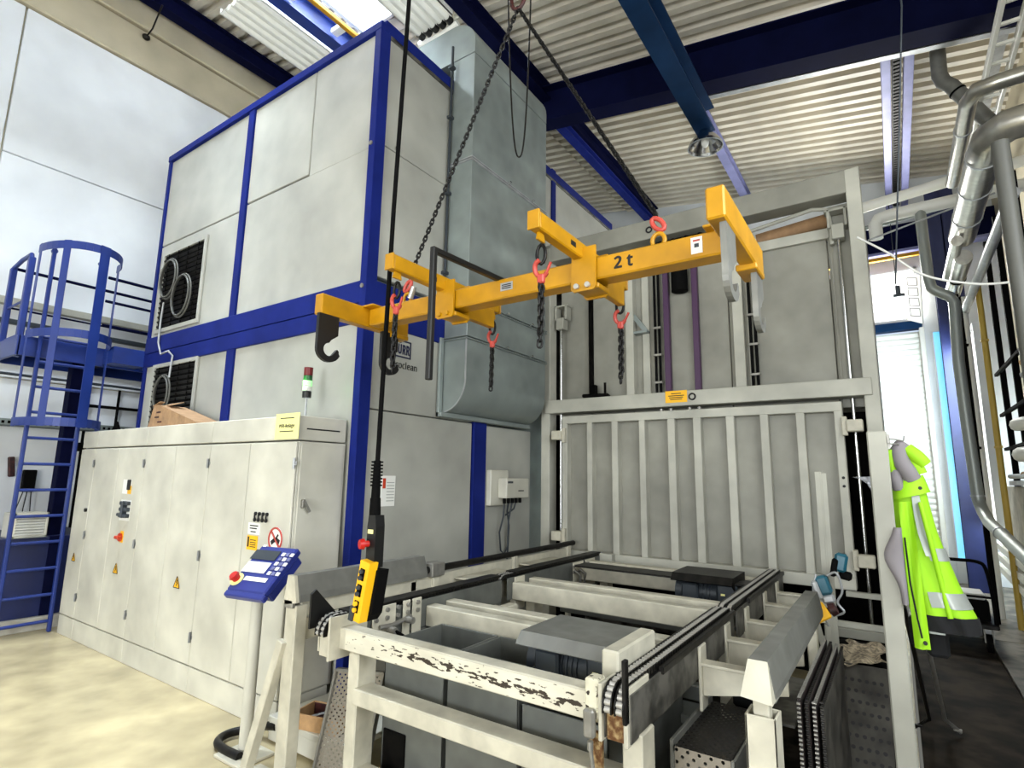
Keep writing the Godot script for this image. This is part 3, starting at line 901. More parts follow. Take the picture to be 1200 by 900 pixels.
func build_duct():
	var t := thing("exhaust_duct", "large galvanised sheet metal exhaust duct with curved bottom on the side of the washing plant", "duct", V(-3.35, 2.33, -4.6))
	var x0 := -3.49
	var x1 := -3.208
	var z0 := -3.908
	var z1 := -5.33
	var secs := [[4.82, 5.86], [3.86, 4.81], [3.02, 3.85]]
	var yy := [6.045, 4.854, 3.39, 3.035]
	for i in 3:
		obj("section", B(V(x0, yy[i + 1] + 0.004, z1), V(x1, yy[i] - 0.004, z0), 0.004), mats.zinc, t)
		var fl := M.new()
		for dy in [0.012, -0.012]:
			fl.span(V(x0, yy[i + 1] + dy - 0.006, z1 - 0.01), V(x1 + 0.022, yy[i + 1] + dy + 0.006, z0 + 0.022), 0.003)
		var fo := obj("flange", fl, mats.zinc_bright if i == 0 else mats.zinc, t)
		for k in 2:
			var m := M.new()
			m.cyl(V(x1 + 0.02, yy[i + 1], lerpf(z0, z1, 0.42 + k * 0.33)), V(x1 + 0.06, yy[i + 1] + 0.01, lerpf(z0, z1, 0.42 + k * 0.33)), 0.012, -1, 8)
			obj("clip", m, mats.polished, fo)
	# bottom bend turning into the machine
	var p := [Vector2(0, 0), Vector2(0.282, 0)]
	for k in 13:
		var a := k / 12.0 * PI * 0.5
		p.append(Vector2(0.005 + 0.277 * cos(a), -0.40 - 0.30 * sin(a)))
	p.append(Vector2(0, -0.70))
	var m := M.new()
	m.prism(p, V(x0, 3.035, z0), V(1, 0, 0), V(0, 1, 0), V(0, 0, z1 - z0), true)
	obj("bottom_bend", m, mats.zinc, t)
	var sm := M.new()
	for k in 14:
		var a := p[k + 1] as Vector2
		var b := p[mini(k + 2, 14)] as Vector2
		if a != b: sm.bar(V(x0 + a.x, 3.035 + a.y, z0 + 0.004), V(x0 + b.x, 3.035 + b.y, z0 + 0.004), 0.012, 0.012, V(0, 0, 1))
	obj("seam", sm, mats.zinc_bright, t)
	var fl := M.new()
	fl.span(V(-3.505, 2.29, z1 - 0.06), V(-3.44, 2.335, z0 + 0.06), 0.004)
	fl.span(V(-3.505, 2.29, z0 + 0.01), V(-3.475, 3.05, z0 + 0.06), 0.004)
	obj("edge_strip", fl, mats.zinc, t)
	# top bend turning back over the machine
	var q := [Vector2(0, 0), Vector2(0.282, 0)]
	for k in 9:
		var a := k / 8.0 * PI * 0.5
		q.append(Vector2(-0.03 + 0.312 * cos(a), 0.12 + 0.30 * sin(a)))
	q.append(Vector2(-0.9, 0.42)); q.append(Vector2(-0.9, 0.0))
	var tb := M.new()
	tb.prism(q, V(x0, 6.05, z0), V(1, 0, 0), V(0, 1, 0), V(0, 0, z1 - z0), true)
	obj("top_bend", tb, mats.zinc, t)

func build_cabinets():
	var names := {
		0: "narrow cream control cabinet beside the blue ladder, farthest from the operator panel",
		1: "cream double-door control cabinet with red main switch and dark rotary handle, beside the narrow one",
		2: "plain cream double-door control cabinet in the middle of the row with one warning triangle",
		3: "cream double-door control cabinet behind the operator panel, with safety signs and yellow notice"}
	var xs := [-7.665, -7.255, -6.045, -4.835, -3.62]
	var zf := -2.48
	for i in 4:
		var x0: float = xs[i]
		var x1: float = xs[i + 1]
		var t := thing("control_cabinet", names[i], "control cabinet", V((x0 + x1) * 0.5, 0, -2.7), "cream control cabinets")
		obj("plinth", B(V(x0 + 0.003, 0, -2.9), V(x1 - 0.003, 0.196, zf - 0.004), 0.004), mats.cream, t)
		obj("body", B(V(x0 + 0.002, 0.2, -2.925), V(x1 - 0.002, 1.985, zf - 0.022), 0.003), mats.cream, t)
		var tops := [[x0, x1]]
		for r in tops: obj("roof_box", B(V(r[0] + 0.004, 1.995, -2.925), V(r[1] - 0.004, 2.178, zf - 0.004), 0.006), mats.cream, t)
		var n := 1 if i == 0 else 2
		for k in n:
			var a := lerpf(x0, x1, float(k) / n)
			var b := lerpf(x0, x1, float(k + 1) / n)
			var d := obj("door", B(V(a + 0.0045, 0.206, zf - 0.02), V(b - 0.0045, 1.978, zf), 0.005), mats.cream, t)
			# hinges stand on the outer edge of each door, a lock strip at the meeting edge
			var hx := b if (k == n - 1) else a
			for y in [0.42, 1.06, 1.82]:
				var m := M.new()
				m.cyl(V(hx, y - 0.04, zf + 0.010), V(hx, y + 0.04, zf + 0.010), 0.010, -1, 8)
				m.span(V(hx - 0.02, y - 0.015, zf - 0.001), V(hx + 0.02, y + 0.015, zf + 0.005), 0.002)
				obj("hinge", m, mats.zinc_bright, d)
	var c1: Node3D = get_node("control_cabinet_001")
	var c0: Node3D = get_node("control_cabinet")
	var c2: Node3D = get_node("control_cabinet_002")
	var c3: Node3D = get_node("control_cabinet_003")
	warning(V(-7.46, 0.81, zf + 0.003), 0.075, c0)
	warning(V(-6.38, 0.80, zf + 0.003), 0.085, c1)
	warning(V(-5.15, 0.81, zf + 0.003), 0.085, c2)
	var kb := M.new()
	kb.cyl(V(-7.3, 1.32, zf), V(-7.3, 1.32, zf + 0.02), 0.02, -1, 12)
	obj("lock", kb, mats.black, c0)
	# switches on the second unit
	obj("label_plate", B(V(-6.46, 1.52, zf), V(-6.27, 1.66, zf + 0.003)), mats.white, c1)
	obj("label_plate", B(V(-6.34, 1.52, zf + 0.002), V(-6.26, 1.60, zf + 0.004)), mats.sign_yellow, c1)
	obj("meter", B(V(-6.33, 1.56, zf), V(-6.28, 1.66, zf + 0.02), 0.004), mats.ink, c1)
	obj("plate", B(V(-6.45, 1.26, zf), V(-6.23, 1.46, zf + 0.004)), mats.white, c1)
	var rh := M.new()
	for y in [1.31, 1.37, 1.43]: rh.span(V(-6.40, y - 0.018, zf), V(-6.23, y + 0.018, zf + 0.04), 0.006)
	rh.span(V(-6.34, 1.29, zf), V(-6.30, 1.45, zf + 0.05), 0.006); rh.span(V(-6.47, 1.30, zf), V(-6.40, 1.33, zf + 0.03), 0.006)
	obj("rotary_handle", rh, mats.motor, c1)
	var ms := M.new()
	ms.cyl(V(-6.36, 1.1, zf), V(-6.36, 1.1, zf + 0.02), 0.04, -1, 14); ms.span(V(-6.40, 1.085, zf), V(-6.32, 1.115, zf + 0.05), 0.006)
	obj("main_switch", ms, mats.orange_red, c1)
	obj("switch_plate", B(V(-6.38, 1.05, zf), V(-6.31, 1.16, zf + 0.003)), mats.sign_yellow, c1)
	# signs on the last unit
	for k in 4:
		var m := M.new()
		m.cyl(V(-4.06 + k * 0.05, 1.44, zf), V(-4.06 + k * 0.05, 1.44, zf + 0.012), 0.014, -1, 10)
		m.span(V(-4.066 + k * 0.05, 1.40, zf + 0.01), V(-4.054 + k * 0.05, 1.44, zf + 0.016))
		m.cyl(V(-4.06 + k * 0.05, 1.395, zf + 0.008), V(-4.06 + k * 0.05, 1.395, zf + 0.014), 0.016, -1, 10)
		obj("key", m, mats.ink, c3)
	var w := obj("sign", B(V(-4.15, 1.285, zf), V(-3.99, 1.37, zf + 0.003)), mats.white, c3, "white text sign")
	for y in [[1.345, -4.125, -4.015], [1.325, -4.125, -4.03], [1.30, -4.11, -4.04]]: obj("print_line", B(V(y[1], y[0], zf + 0.003), V(y[2], y[0] + 0.008, zf + 0.0045)), mats.ink, w)
	var ye := obj("sign", B(V(-4.15, 1.17, zf), V(-4.01, 1.275, zf + 0.003)), mats.sign_yellow, c3, "yellow warning sign")
	obj("symbol", B(V(-4.14, 1.19, zf + 0.003), V(-4.12, 1.265, zf + 0.0045)), mats.ink, ye)
	for y in [1.24, 1.222, 1.206, 1.19]: obj("print_line", B(V(-4.105, y, zf + 0.003), V(-4.03, y + 0.006, zf + 0.0045)), mats.ink, ye)
	# round prohibition sign: red ring and bar over a dark hand
	var ctr := V(-3.78, 1.27, zf + 0.002)
	var disc := M.new()
	disc.cyl(ctr, ctr + V(0, 0, 0.002), 0.088, -1, 28)
	var ps := obj("sign", disc, mats.white, c3, "round red prohibition sign")
	var ring := M.new()
	var pts := []
	for k in 28: pts.append(ctr + V(cos(TAU * k / 28.0) * 0.08, sin(TAU * k / 28.0) * 0.08, 0.003))
	ring.tube(pts, 0.008, 6, true)
	ring.bar(ctr + V(-0.055, 0.055, 0.004), ctr + V(0.055, -0.055, 0.004), 0.014, 0.006, V(0, 0, 1))
	obj("ring", ring, mats.hook_red, ps)
	var hand := M.new()
	hand.bar(ctr + V(-0.05, -0.03, 0.003), ctr + V(0.0, 0.0, 0.003), 0.03, 0.003, V(0, 0, 1)); hand.bar(ctr + V(0.0, 0.0, 0.003), ctr + V(0.05, -0.02, 0.003), 0.035, 0.003, V(0, 0, 1))
	hand.bar(ctr + V(0.005, 0.0, 0.003), ctr + V(0.03, 0.035, 0.003), 0.014, 0.003, V(0, 0, 1))
	obj("symbol", hand, mats.ink, ps)
	# yellow notice standing on the top box
	var yn := obj("notice", B(V(-3.90, 2.0, zf), V(-3.605, 2.195, zf + 0.004)), mats.paper_yellow, c3, "yellow paper notice")
	lettering("PER-Anlage", V(-3.755, 2.10, zf + 0.004), Vector3.RIGHT, Vector3.UP, 0.026, mats.ink, yn)
	for y in [2.155, 2.055]: obj("print_line", B(V(-3.84, y, zf + 0.004), V(-3.67, y + 0.007, zf + 0.0055)), mats.ink, yn)
	# side door of the last unit with its lever and louvre
	var sd := obj("side_panel", B(V(-3.622, 0.21, -2.90), V(-3.612, 1.97, -2.52), 0.003), mats.cream, c3)
	var lv := M.new()
	lv.span(V(-3.612, 1.5, -2.57), V(-3.585, 1.56, -2.545), 0.004); lv.bar(V(-3.58, 1.545, -2.555), V(-3.575, 1.47, -2.60), 0.018, 0.018)
	obj("lever", lv, mats.steel, sd)
	obj("louvre", B(V(-3.624, 2.075, -2.86), V(-3.618, 2.085, -2.56)), mats.ink, c3)
	# stack light with its stem
	var sl := thing("stack_light", "red and green signal tower on a thin stem on top of the end cabinet", "signal light", V(-3.93, 2.18, -2.75))
	var st := M.new()
	st.cyl(V(-3.93, 2.18, -2.75), V(-3.93, 2.40, -2.75), 0.009, -1, 8); st.cyl(V(-3.93, 2.178, -2.75), V(-3.93, 2.19, -2.75), 0.03, -1, 12)
	obj("stem", st, mats.zinc_bright, sl)
	for r in [["base", 2.36, 2.41, "black"], ["lens", 2.415, 2.455, "white"], ["lens", 2.458, 2.50, "lamp_green"], ["lens", 2.503, 2.54, "green"], ["lens", 2.543, 2.61, "red_lens"]]:
		var m := M.new()
		m.cyl(V(-3.93, r[1], -2.75), V(-3.93, r[2], -2.75), 0.036, -1, 18)
		obj(r[0], m, mats[r[3]], sl)
	var gl := OmniLight3D.new()
	gl.name = "signal_green"
	gl.light_color = Color(0.4, 1.0, 0.35); gl.light_energy = 0.02; gl.omni_range = 12.0; gl.omni_attenuation = 2.0; gl.shadow_enabled = true; gl.light_size = 0.02
	add_child(gl); gl.position = V(-3.93, 2.48, -2.70)
	# cardboard box on top
	var cb := thing("cardboard_box", "brown cardboard box lying on top of the control cabinets", "box", V(-5.95, 2.178, -2.68))
	var bas := Basis(V(0, 1, 0), 0.12)
	var body := M.new()
	body.prism([Vector2(-0.38, 0), Vector2(0.62, 0), Vector2(0.60, 0.03), Vector2(-0.18, 0.235), Vector2(-0.28, 0.235)], V(-5.95, 2.18, -2.58), V(1, 0, 0), V(0, 1, 0), V(0, 0, -0.26))
	obj("body", body, mats.cardboard, cb)
	var fl := M.new()
	fl.box(V(-6.12, 2.43, -2.7), V(0.26, 0.006, 0.12), 0.0, Basis(V(1, 0, 0), 0.35)); fl.box(V(-6.18, 2.425, -2.6), V(0.16, 0.005, 0.05), 0.0, Basis(V(0, 0, 1), 0.25))
	obj("flap", fl, mats.cardboard, cb)
	for r in [[-6.27, 2.30], [-6.2, 2.25], [-6.24, 2.35]]: obj("print_mark", B(V(r[0] + 0.08, r[1] - 0.02, -2.58), V(r[0] + 0.17, r[1] - 0.005, -2.578)), mats.maroon, cb)

func warning(at: Vector3, s: float, parent: Node3D):
	var m := M.new()
	m.prism([Vector2(-s * 0.6, -s * 0.5), Vector2(s * 0.6, -s * 0.5), Vector2(0, s * 0.6)], at, V(1, 0, 0), V(0, 1, 0), V(0, 0, 0.003))
	var o := obj("warning_sign", m, mats.sign_yellow, parent, "yellow warning triangle")
	var k := M.new()
	for e in [[Vector2(-0.6, -0.5), Vector2(0.6, -0.5)], [Vector2(0.6, -0.5), Vector2(0, 0.6)], [Vector2(0, 0.6), Vector2(-0.6, -0.5)]]:
		k.bar(at + V(e[0].x * s, e[0].y * s, 0.004), at + V(e[1].x * s, e[1].y * s, 0.004), 0.006, 0.002, V(0, 0, 1))
	k.bar(at + V(0.006, s * 0.28, 0.004), at + V(-0.006, -s * 0.02, 0.004), 0.01, 0.002, V(0, 0, 1)); k.bar(at + V(0.01, 0.0, 0.004), at + V(-0.006, -s * 0.32, 0.004), 0.008, 0.002, V(0, 0, 1))
	obj("symbol", k, mats.ink, o)

func build_lift():
	var t := thing("lift_frame", "tall grey steel lift door frame standing at the end of the conveyor", "lift frame", V(-1.7, 0, -5.6))
	var zf := -5.5
	obj("post", B(V(-3.36, 0, -5.66), V(-3.245, 4.5, zf), 0.006), mats.gate_light, t)
	obj("post", B(V(-0.165, 0, -5.9), V(-0.05, 4.54, zf), 0.006), mats.gate_light, t)
	obj("top_beam", B(V(-3.36, 4.32, -5.72), V(-0.05, 4.54, zf - 0.002), 0.006), mats.gate_shaded, t)
	obj("cross_beam", B(V(-3.30, 2.47, -5.66), V(-0.10, 2.62, zf + 0.03), 0.006), mats.gate_light, t)
	# rear wall: panels with posts and fold lines, open slot under the top beam
	var zb := -5.78
	var xs := [-3.25, -2.83, -2.33, -1.28, -0.36, -0.17]
	for i in 5: obj("rear_panel", B(V(xs[i] + 0.004, 2.4, zb - 0.05), V(xs[i + 1] - 0.004, 4.02, zb), 0.004), mats.gate_shaded, t)
	obj("rear_panel", B(V(-0.34, 2.4, zb), V(-0.17, 4.32, zb + 0.05), 0.004), mats.gate_shaded, t)
	obj("rear_rail", B(V(-3.25, 4.02, zb - 0.06), V(-0.3, 4.12, zb + 0.04), 0.004), mats.gate_light, t)
	obj("rear_shaft", B(V(-3.25, 4.12, -6.9), V(-0.3, 4.4, -6.85)), mats.gate_shaded, t)
	obj("rear_wall", B(V(-3.35, 0.0, -6.2), V(-0.06, 2.4, -6.15)), mats.near_black, t)  # shade behind and below the door, put into a dark wall colour
	obj("side_wall", B(V(-0.075, 0.0, -7.4), V(-0.055, 4.5, -5.9)), mats.gate_shaded, t)
	obj("side_wall", B(V(-3.35, 0.0, -6.2), V(-3.33, 4.5, -5.7)), mats.near_black, t)
	obj("rear_wall", B(V(-3.25, 2.4, -7.3), V(-0.1, 4.1, -7.25)), mats.gate_shaded, t)
	# vertical ribs of the upper bay (pale and proud)
	for r in [[-2.37, -2.28, 0.10], [-2.2, -2.12, 0.03], [-1.23, -1.13, 0.08], [-1.1, -1.06, 0.04], [-2.72, -2.66, 0.0]]:
		if r[2] > 0.0: obj("rib", B(V(r[0], 2.6, zb), V(r[1], 4.34 if r[2] > 0.05 else 4.02, zb + r[2]), 0.004), mats.gate_light, t)
	# bracket at mid height on the left rib
	var br := M.new()
	br.span(V(-2.28, 3.33, zb), V(-2.12, 3.36, zb + 0.1), 0.004); br.bar(V(-2.29, 3.55, zb + 0.06), V(-2.14, 3.35, zb + 0.06), 0.05, 0.02, V(0, 0, 1))
	obj("bracket", br, mats.zinc, t)
	# purple cylinders posts and black lines
	for x in [-1.91, -1.60]: obj("purple_rail", B(V(x - 0.03, 2.6, zb + 0.02), V(x + 0.03, 4.1, zb + 0.08), 0.004), mats.purple, t, "purple painted vertical rail")
	for q in [[-2.03, -1.985], [-1.065, -1.02]]:
		var m := M.new()
		for x in q: m.cyl(V(x, 2.55, zb + 0.09), V(x, 4.1, zb + 0.09), 0.015, -1, 8)
		var o := obj("hose_pair", m, mats.rubber, t)
		for k in 3:
			var c := M.new()
			c.span(V(q[0] - 0.022, 2.75 + k * 0.3, zb + 0.07), V(q[1] + 0.022, 2.775 + k * 0.3, zb + 0.11), 0.003)
			obj("clamp", c, mats.steel, o)
	var ac := M.new()
	ac.cyl(V(-1.74, 3.72, zb + 0.12), V(-1.74, 4.1, zb + 0.12), 0.085, -1, 18)
	obj("drive_motor", ac, mats.rubber, t)
	var gb := M.new()
	gb.span(V(-2.0, 4.1, zb + 0.02), V(-1.45, 4.3, zb + 0.2), 0.02)
	for k in 4: gb.cyl(V(-1.9 + k * 0.14, 4.12, zb + 0.22), V(-1.9 + k * 0.14, 4.28, zb + 0.22), 0.02, -1, 8)
	obj("gearbox", gb, mats.rubber, t)
	# guide rods both sides with their end blocks
	for x in [-3.15, -0.255]:
		var m := M.new()
		m.cyl(V(x, 0.5, -5.6), V(x, 3.95 if x > -1.0 else 3.6, -5.6), 0.016, -1, 10)
		obj("guide_rod", m, mats.polished, t)
		var g := M.new()
		var yt := 3.95 if x > -1.0 else 3.5
		g.span(V(x - 0.05, yt - 0.02, -5.68), V(x + 0.05, yt + 0.12, -5.56), 0.006); g.span(V(x - 0.08, yt + 0.1, -5.7), V(x - 0.055, yt + 0.28, -5.58), 0.004); g.span(V(x + 0.055, yt + 0.1, -5.7), V(x + 0.08, yt + 0.28, -5.58), 0.004); g.span(V(x - 0.1, yt + 0.26, -5.7), V(x + 0.1, yt + 0.28, -5.58), 0.004)
		obj("rod_block", g, mats.gate, t)
	for x in [-2.83, -0.30]:
		obj("channel", B(V(x - 0.02, 2.6, zb), V(x + 0.02, 4.0, zb + 0.06), 0.004), mats.gate_shaded if x > -1.0 else mats.near_black, t)
	# pipe behind the top opening
	var pp := M.new()
	pp.tube([V(-1.0, 4.22, -5.95), V(-0.5, 4.28, -5.98), V(-0.36, 4.3, -6.0)], 0.07, 10)
	obj("lagged_pipe", pp, mats.cardboard, t)
	var tb := M.new()
	tb.tube([V(-1.0, 4.2, -5.62), V(-0.45, 4.28, -5.62), V(-0.33, 4.25, -5.62), V(-0.31, 4.1, -5.62), V(-0.31, 3.9, -5.62)], 0.02, 8)
	obj("pipe", tb, mats.gate, t)
	obj("valve", B(V(-1.1, 4.13, -5.72), V(-1.0, 4.24, -5.62), 0.02), mats.panel_blue, t, "small blue valve")
	obj("valve_base", B(V(-1.14, 4.08, -5.72), V(-0.98, 4.12, -5.60), 0.01), mats.steel, t)
	var cg := M.new()
	cg.box(V(-2.72, 2.66, -5.64), V(0.3, 0.04, 0.12), 0.01, Basis(V(0, 1, 0), 0.2)); cg.box(V(-2.76, 2.72, -5.66), V(0.08, 0.14, 0.06), 0.01); cg.cyl(V(-2.6, 2.65, -5.62), V(-2.6, 2.8, -5.62), 0.015, -1, 8)
	obj("limit_switch", cg, mats.near_black, t)
	# hole ring marks and yellow plate on the cross beam
	var yp := obj("sign", B(V(-1.865, 2.505, zf + 0.03), V(-1.645, 2.625, zf + 0.034)), mats.sign_yellow, t, "yellow warning plate")
	for r in [[2.592, 0.05], [2.57, 0.08], [2.552, 0.07], [2.534, 0.06]]: obj("print_line", B(V(-1.755 - r[1], r[0], zf + 0.034), V(-1.755 + r[1], r[0] + 0.008, zf + 0.0355)), mats.ink, yp)
	for q in [V(-1.595, 2.555, zf + 0.03), V(-2.0, 4.42, zf)]:
		var m := M.new()
		var pts := []
		for k in 20: pts.append(q + V(cos(TAU * k / 20.0) * 0.03, sin(TAU * k / 20.0) * 0.03, 0.004))
		m.tube(pts, 0.009, 6, true)
		obj("ring", m, mats.ink, t)
	for x in [-1.93, -1.83, -1.64, -1.545]:
		var m := M.new()
		m.cyl(V(x, 2.43, zf - 0.02), V(x, 2.455, zf - 0.02), 0.02, -1, 10); m.cyl(V(x, 2.37, zf - 0.02), V(x, 2.44, zf - 0.02), 0.009, -1, 8)
		obj("stop_bolt", m, mats.steel, t)
	# the lifting door
	var d := thing("lift_door", "grey ribbed steel lift door closed at the end of the conveyor", "door", V(-1.7, 0.9, -5.5))
	obj("sheet", B(V(-3.05, 0.9, -5.56), V(-0.335, 2.42, -5.545)), mats.gate_shaded, d)  # sheet darkened so the shade between ribs sits in its colour
	obj("top_rail", B(V(-3.055, 2.34, -5.56), V(-0.33, 2.425, -5.445), 0.005), mats.gate_light, d)
	obj("bottom_rail", B(V(-3.055, 0.88, -5.56), V(-0.33, 0.98, -5.425), 0.005), mats.gate_light, d)
	for x in [[-3.055, -2.99], [-2.745, -2.685], [-2.455, -2.385], [-2.15, -2.085], [-1.85, -1.775], [-1.595, -1.52], [-1.285, -1.21], [-0.985, -0.915], [-0.69, -0.62], [-0.395, -0.33]]:
		obj("rib", B(V(x[0], 0.97, -5.56), V(x[1], 2.35, -5.448), 0.005), mats.gate_light, d)
	for q in [V(-3.09, 2.21, -5.42), V(-3.09, 1.12, -5.42), V(-0.245, 2.21, -5.42), V(-0.245, 1.12, -5.42)]:
		var m := M.new()
		m.box(q, V(0.12, 0.10, 0.10), 0.008)
		m.box(q + V(0.075 if q.x < -1.0 else -0.075, 0, -0.02), V(0.04, 0.16, 0.08), 0.005)
		obj("guide_block", m, mats.frame_white, d)
	for y in [1.78, 1.71]:
		var m := M.new()
		m.cyl(V(-0.36, y, -5.45), V(-0.36, y, -5.44), 0.012, -1, 8)
		obj("bolt", m, mats.ink, d)

func chain_strand(x0: float, x1: float, y: float, z0: float, z1: float, parent: Node3D, two: bool):
	# roller chain: side plates and bright pins, wrapped down over the sprocket at the front
	var pl := M.new()
	var pn := M.new()
	var n := int((z0 - z1) / 0.032)
	var cols := [x0, x1] if two else [x0]
	for x in cols:
		for k in n:
			var z := z0 - k * 0.032
			pl.span(V(x - 0.019, y - 0.012, z - 0.026), V(x - 0.013, y + 0.012, z)); pl.span(V(x + 0.013, y - 0.012, z - 0.026), V(x + 0.019, y + 0.012, z))
			pn.cyl(V(x - 0.012, y + 0.002, z - 0.013), V(x + 0.012, y + 0.002, z - 0.013), 0.0125, -1, 6, false)
		for k in 6:
			var a := k / 5.0 * PI * 0.5
			var p := V(x, y - 0.075 + 0.075 * cos(a), z0 + 0.075 * sin(a))
			pn.cyl(p - V(0.012, 0, 0), p + V(0.012, 0, 0), 0.0125, -1, 6, false)
			pl.box(p + V(0.016, 0, 0), V(0.006, 0.024, 0.026), 0.0, Basis(Vector3.RIGHT, a)); pl.box(p - V(0.016, 0, 0), V(0.006, 0.024, 0.026), 0.0, Basis(Vector3.RIGHT, a))
	obj("chain_plates", pl, mats.chain_black, parent).set_meta("kind", "stuff")
	obj("chain_rollers", pn, mats.chain_steel, parent).set_meta("kind", "stuff")

func build_conveyors():
	# two chain conveyors in line: the near one and the one that runs on to the door
	var data := [
		{"n": "near cream chain conveyor with a chipped front beam, standing over the grey tanks", "z0": -2.05, "z1": -3.62},
		{"n": "far chain conveyor running on to the grey ribbed lift door", "z0": -3.70, "z1": -5.38}]
	for i in 2:
		var e: Dictionary = data[i]
		var z0: float = e.z0
		var z1: float = e.z1
		var t := thing("chain_conveyor", e.n, "conveyor", V(-1.75, 0, (z0 + z1) * 0.5), "chain conveyors")
		# right rail: dark side plate, chain track with two strands
		obj("side_plate", B(V(-0.872, 0.80, z1), V(-0.862, 0.965, z0), 0.002), mats.plate_grey, t)
		obj("rail", B(V(-0.975, 0.80, z1), V(-0.965, 0.965, z0), 0.002), mats.plate_grey, t)
		obj("track", B(V(-0.965, 0.955, z1), V(-0.872, 0.968, z0 - 0.02)), mats.black, t)
		var gd := M.new()
		gd.span(V(-0.874, 0.955, z1), V(-0.85, 0.985, z0 - 0.32), 0.003); gd.span(V(-0.985, 0.955, z1), V(-0.966, 0.985, z0 - 0.1), 0.003)
		obj("chain_guide", gd, mats.dark_steel, t)
		chain_strand(-0.942, -0.895, 0.985, z0 - 0.05 if i == 0 else z0, z1, t, true)
		# left rail
		obj("rail", B(V(-2.665, 0.80, z1), V(-2.655, 0.965, z0), 0.002), mats.frame_white, t)
		obj("rail", B(V(-2.565, 0.80, z1), V(-2.555, 0.965, z0), 0.002), mats.tank, t)
		obj("track", B(V(-2.655, 0.95, z1), V(-2.565, 0.965, z0)), mats.black, t)
		chain_strand(-2.63, -2.59, 0.98, z0 - 0.05 if i == 0 else z0, z1, t, true)
		obj("chain_cover", B(V(-2.66, 0.985, z1), V(-2.56, 1.0, z0 - 0.12), 0.003), mats.dark_steel, t)
		# rails underneath, kinks and clamp seams of the left side profile
		obj("lower_profile", B(V(-2.66, 0.70, z1), V(-2.555, 0.795, z0 - 0.3), 0.004), mats.tank, t)
		# cross beams
		var cbs := [[-2.1, 0.82, 0.93, true], [-2.78, 0.80, 0.925, false], [-2.97, 0.80, 0.925, false], [-3.45, 0.7, 0.8, false]] if i == 0 else [[-3.76, 0.80, 0.93, false], [-4.0, 0.80, 0.93, false], [-4.88, 0.80, 0.92, false], [-5.05, 0.84, 0.95, false]]
		for c in cbs:
			obj("cross_beam", B(V(-2.555, c[1], c[0] - 0.09), V(-0.975, c[2], c[0]), 0.006), mats.frame_white, t)
		obj("tie_beam", B(V(-2.5, 0.50, -3.5) if i == 0 else V(-2.5, 0.6, -4.5), V(-1.0, 0.58, -3.42) if i == 0 else V(-1.0, 0.68, -4.42), 0.005), mats.tank, t)
		# legs
		var lx := [-2.49, -0.93]
		var lz := [-2.12, -3.5] if i == 0 else [-3.86, -5.2]
		for x in lx:
			for z in lz:
				obj("leg", B(V(x, 0.0, z - 0.13), V(x + 0.08, 0.81, z), 0.006), mats.frame_white, t)
				obj("foot_plate", B(V(x - 0.05, 0.0, z - 0.17), V(x + 0.13, 0.012, z + 0.04), 0.003), mats.frame_white, t)
		# outriggers to the right guard
		for z in ([-2.9, -3.4] if i == 0 else [-3.9, -4.5, -5.0]):
			var m := M.new()
			m.prism([Vector2(-0.86, 0.86), Vector2(-0.86, 0.72), Vector2(-0.47, 0.80), Vector2(-0.47, 0.86)], V(0, 0, z), V(1, 0, 0), V(0, 1, 0), V(0, 0, -0.02))
			m.span(V(-0.86, 0.86, z - 0.06), V(-0.47, 0.875, z + 0.02), 0.003)
			obj("outrigger", m, mats.frame_white, t)
			obj("clamp_plate", B(V(-0.86, 0.66, z - 0.07), V(-0.845, 0.95, z + 0.03), 0.004), mats.frame_white, t)
		if i == 0:
			var wr := M.new()
			wr.uvquad(V(-2.5, 0.826, -2.0985), V(-1.03, 0.826, -2.0985), V(-1.03, 0.924, -2.0985), V(-2.5, 0.924, -2.0985), V(0, 0, 1), Vector2(1, 1))
			obj("worn_face", wr, mats.worn, t, "chipped cream front face")
			# front ends
			obj("end_plate", B(V(-0.967, 0.79, z0 - 0.03), V(-0.885, 0.925, z0 - 0.015), 0.003), mats.rust, t, "rusty end plate of the right rail")
			obj("end_cheek", B(V(-0.885, 0.79, z0 - 0.2), V(-0.868, 0.99, z0 + 0.02), 0.003), mats.frame_white, t)
			obj("end_cheek", B(V(-0.985, 0.79, z0 - 0.12), V(-0.97, 0.99, z0 + 0.02), 0.003), mats.frame_white, t)
			obj("upright", B(V(-0.885, 0.87, z0 + 0.0), V(-0.868, 1.09, z0 + 0.03), 0.003), mats.dark_steel, t)
			obj("end_post", B(V(-1.04, 0.86, z0 - 0.05), V(-0.985, 1.0, z0 + 0.02), 0.006), mats.chipped, t)
			var sw := M.new()
			sw.span(V(-1.035, 0.80, z0 + 0.02), V(-0.99, 0.9, z0 + 0.05), 0.008); sw.cyl(V(-1.01, 0.79, z0 + 0.035), V(-1.01, 0.76, z0 + 0.035), 0.012, -1, 8)
			obj("end_switch", sw, mats.steel, t)
			var wc := M.new()
			wc.tube([V(-1.01, 0.77, z0 + 0.035), V(-1.0, 0.68, z0 + 0.03), V(-0.96, 0.6, z0 + 0.0), V(-0.85, 0.55, z0 - 0.1)], 0.008, 6)
			obj("cable", wc, mats.steel, t)
			obj("stop_plate", B(V(-1.04, 0.5, z0 - 0.04), V(-0.99, 0.8, z0 - 0.02), 0.002), mats.rust, t)
			obj("drive_box", B(V(-1.05, 0.92, -2.62), V(-0.975, 1.06, -2.2), 0.008), mats.frame_white, t)
			# left front end: cheeks, black wedge plate
			obj("end_cheek", B(V(-2.56, 0.77, z0 - 0.24), V(-2.545, 0.99, z0 + 0.02), 0.003), mats.frame_white, t)
			obj("end_plate", B(V(-2.655, 0.78, z0 - 0.02), V(-2.56, 0.90, z0 - 0.005), 0.003), mats.frame_white, t)
			var wd := M.new()
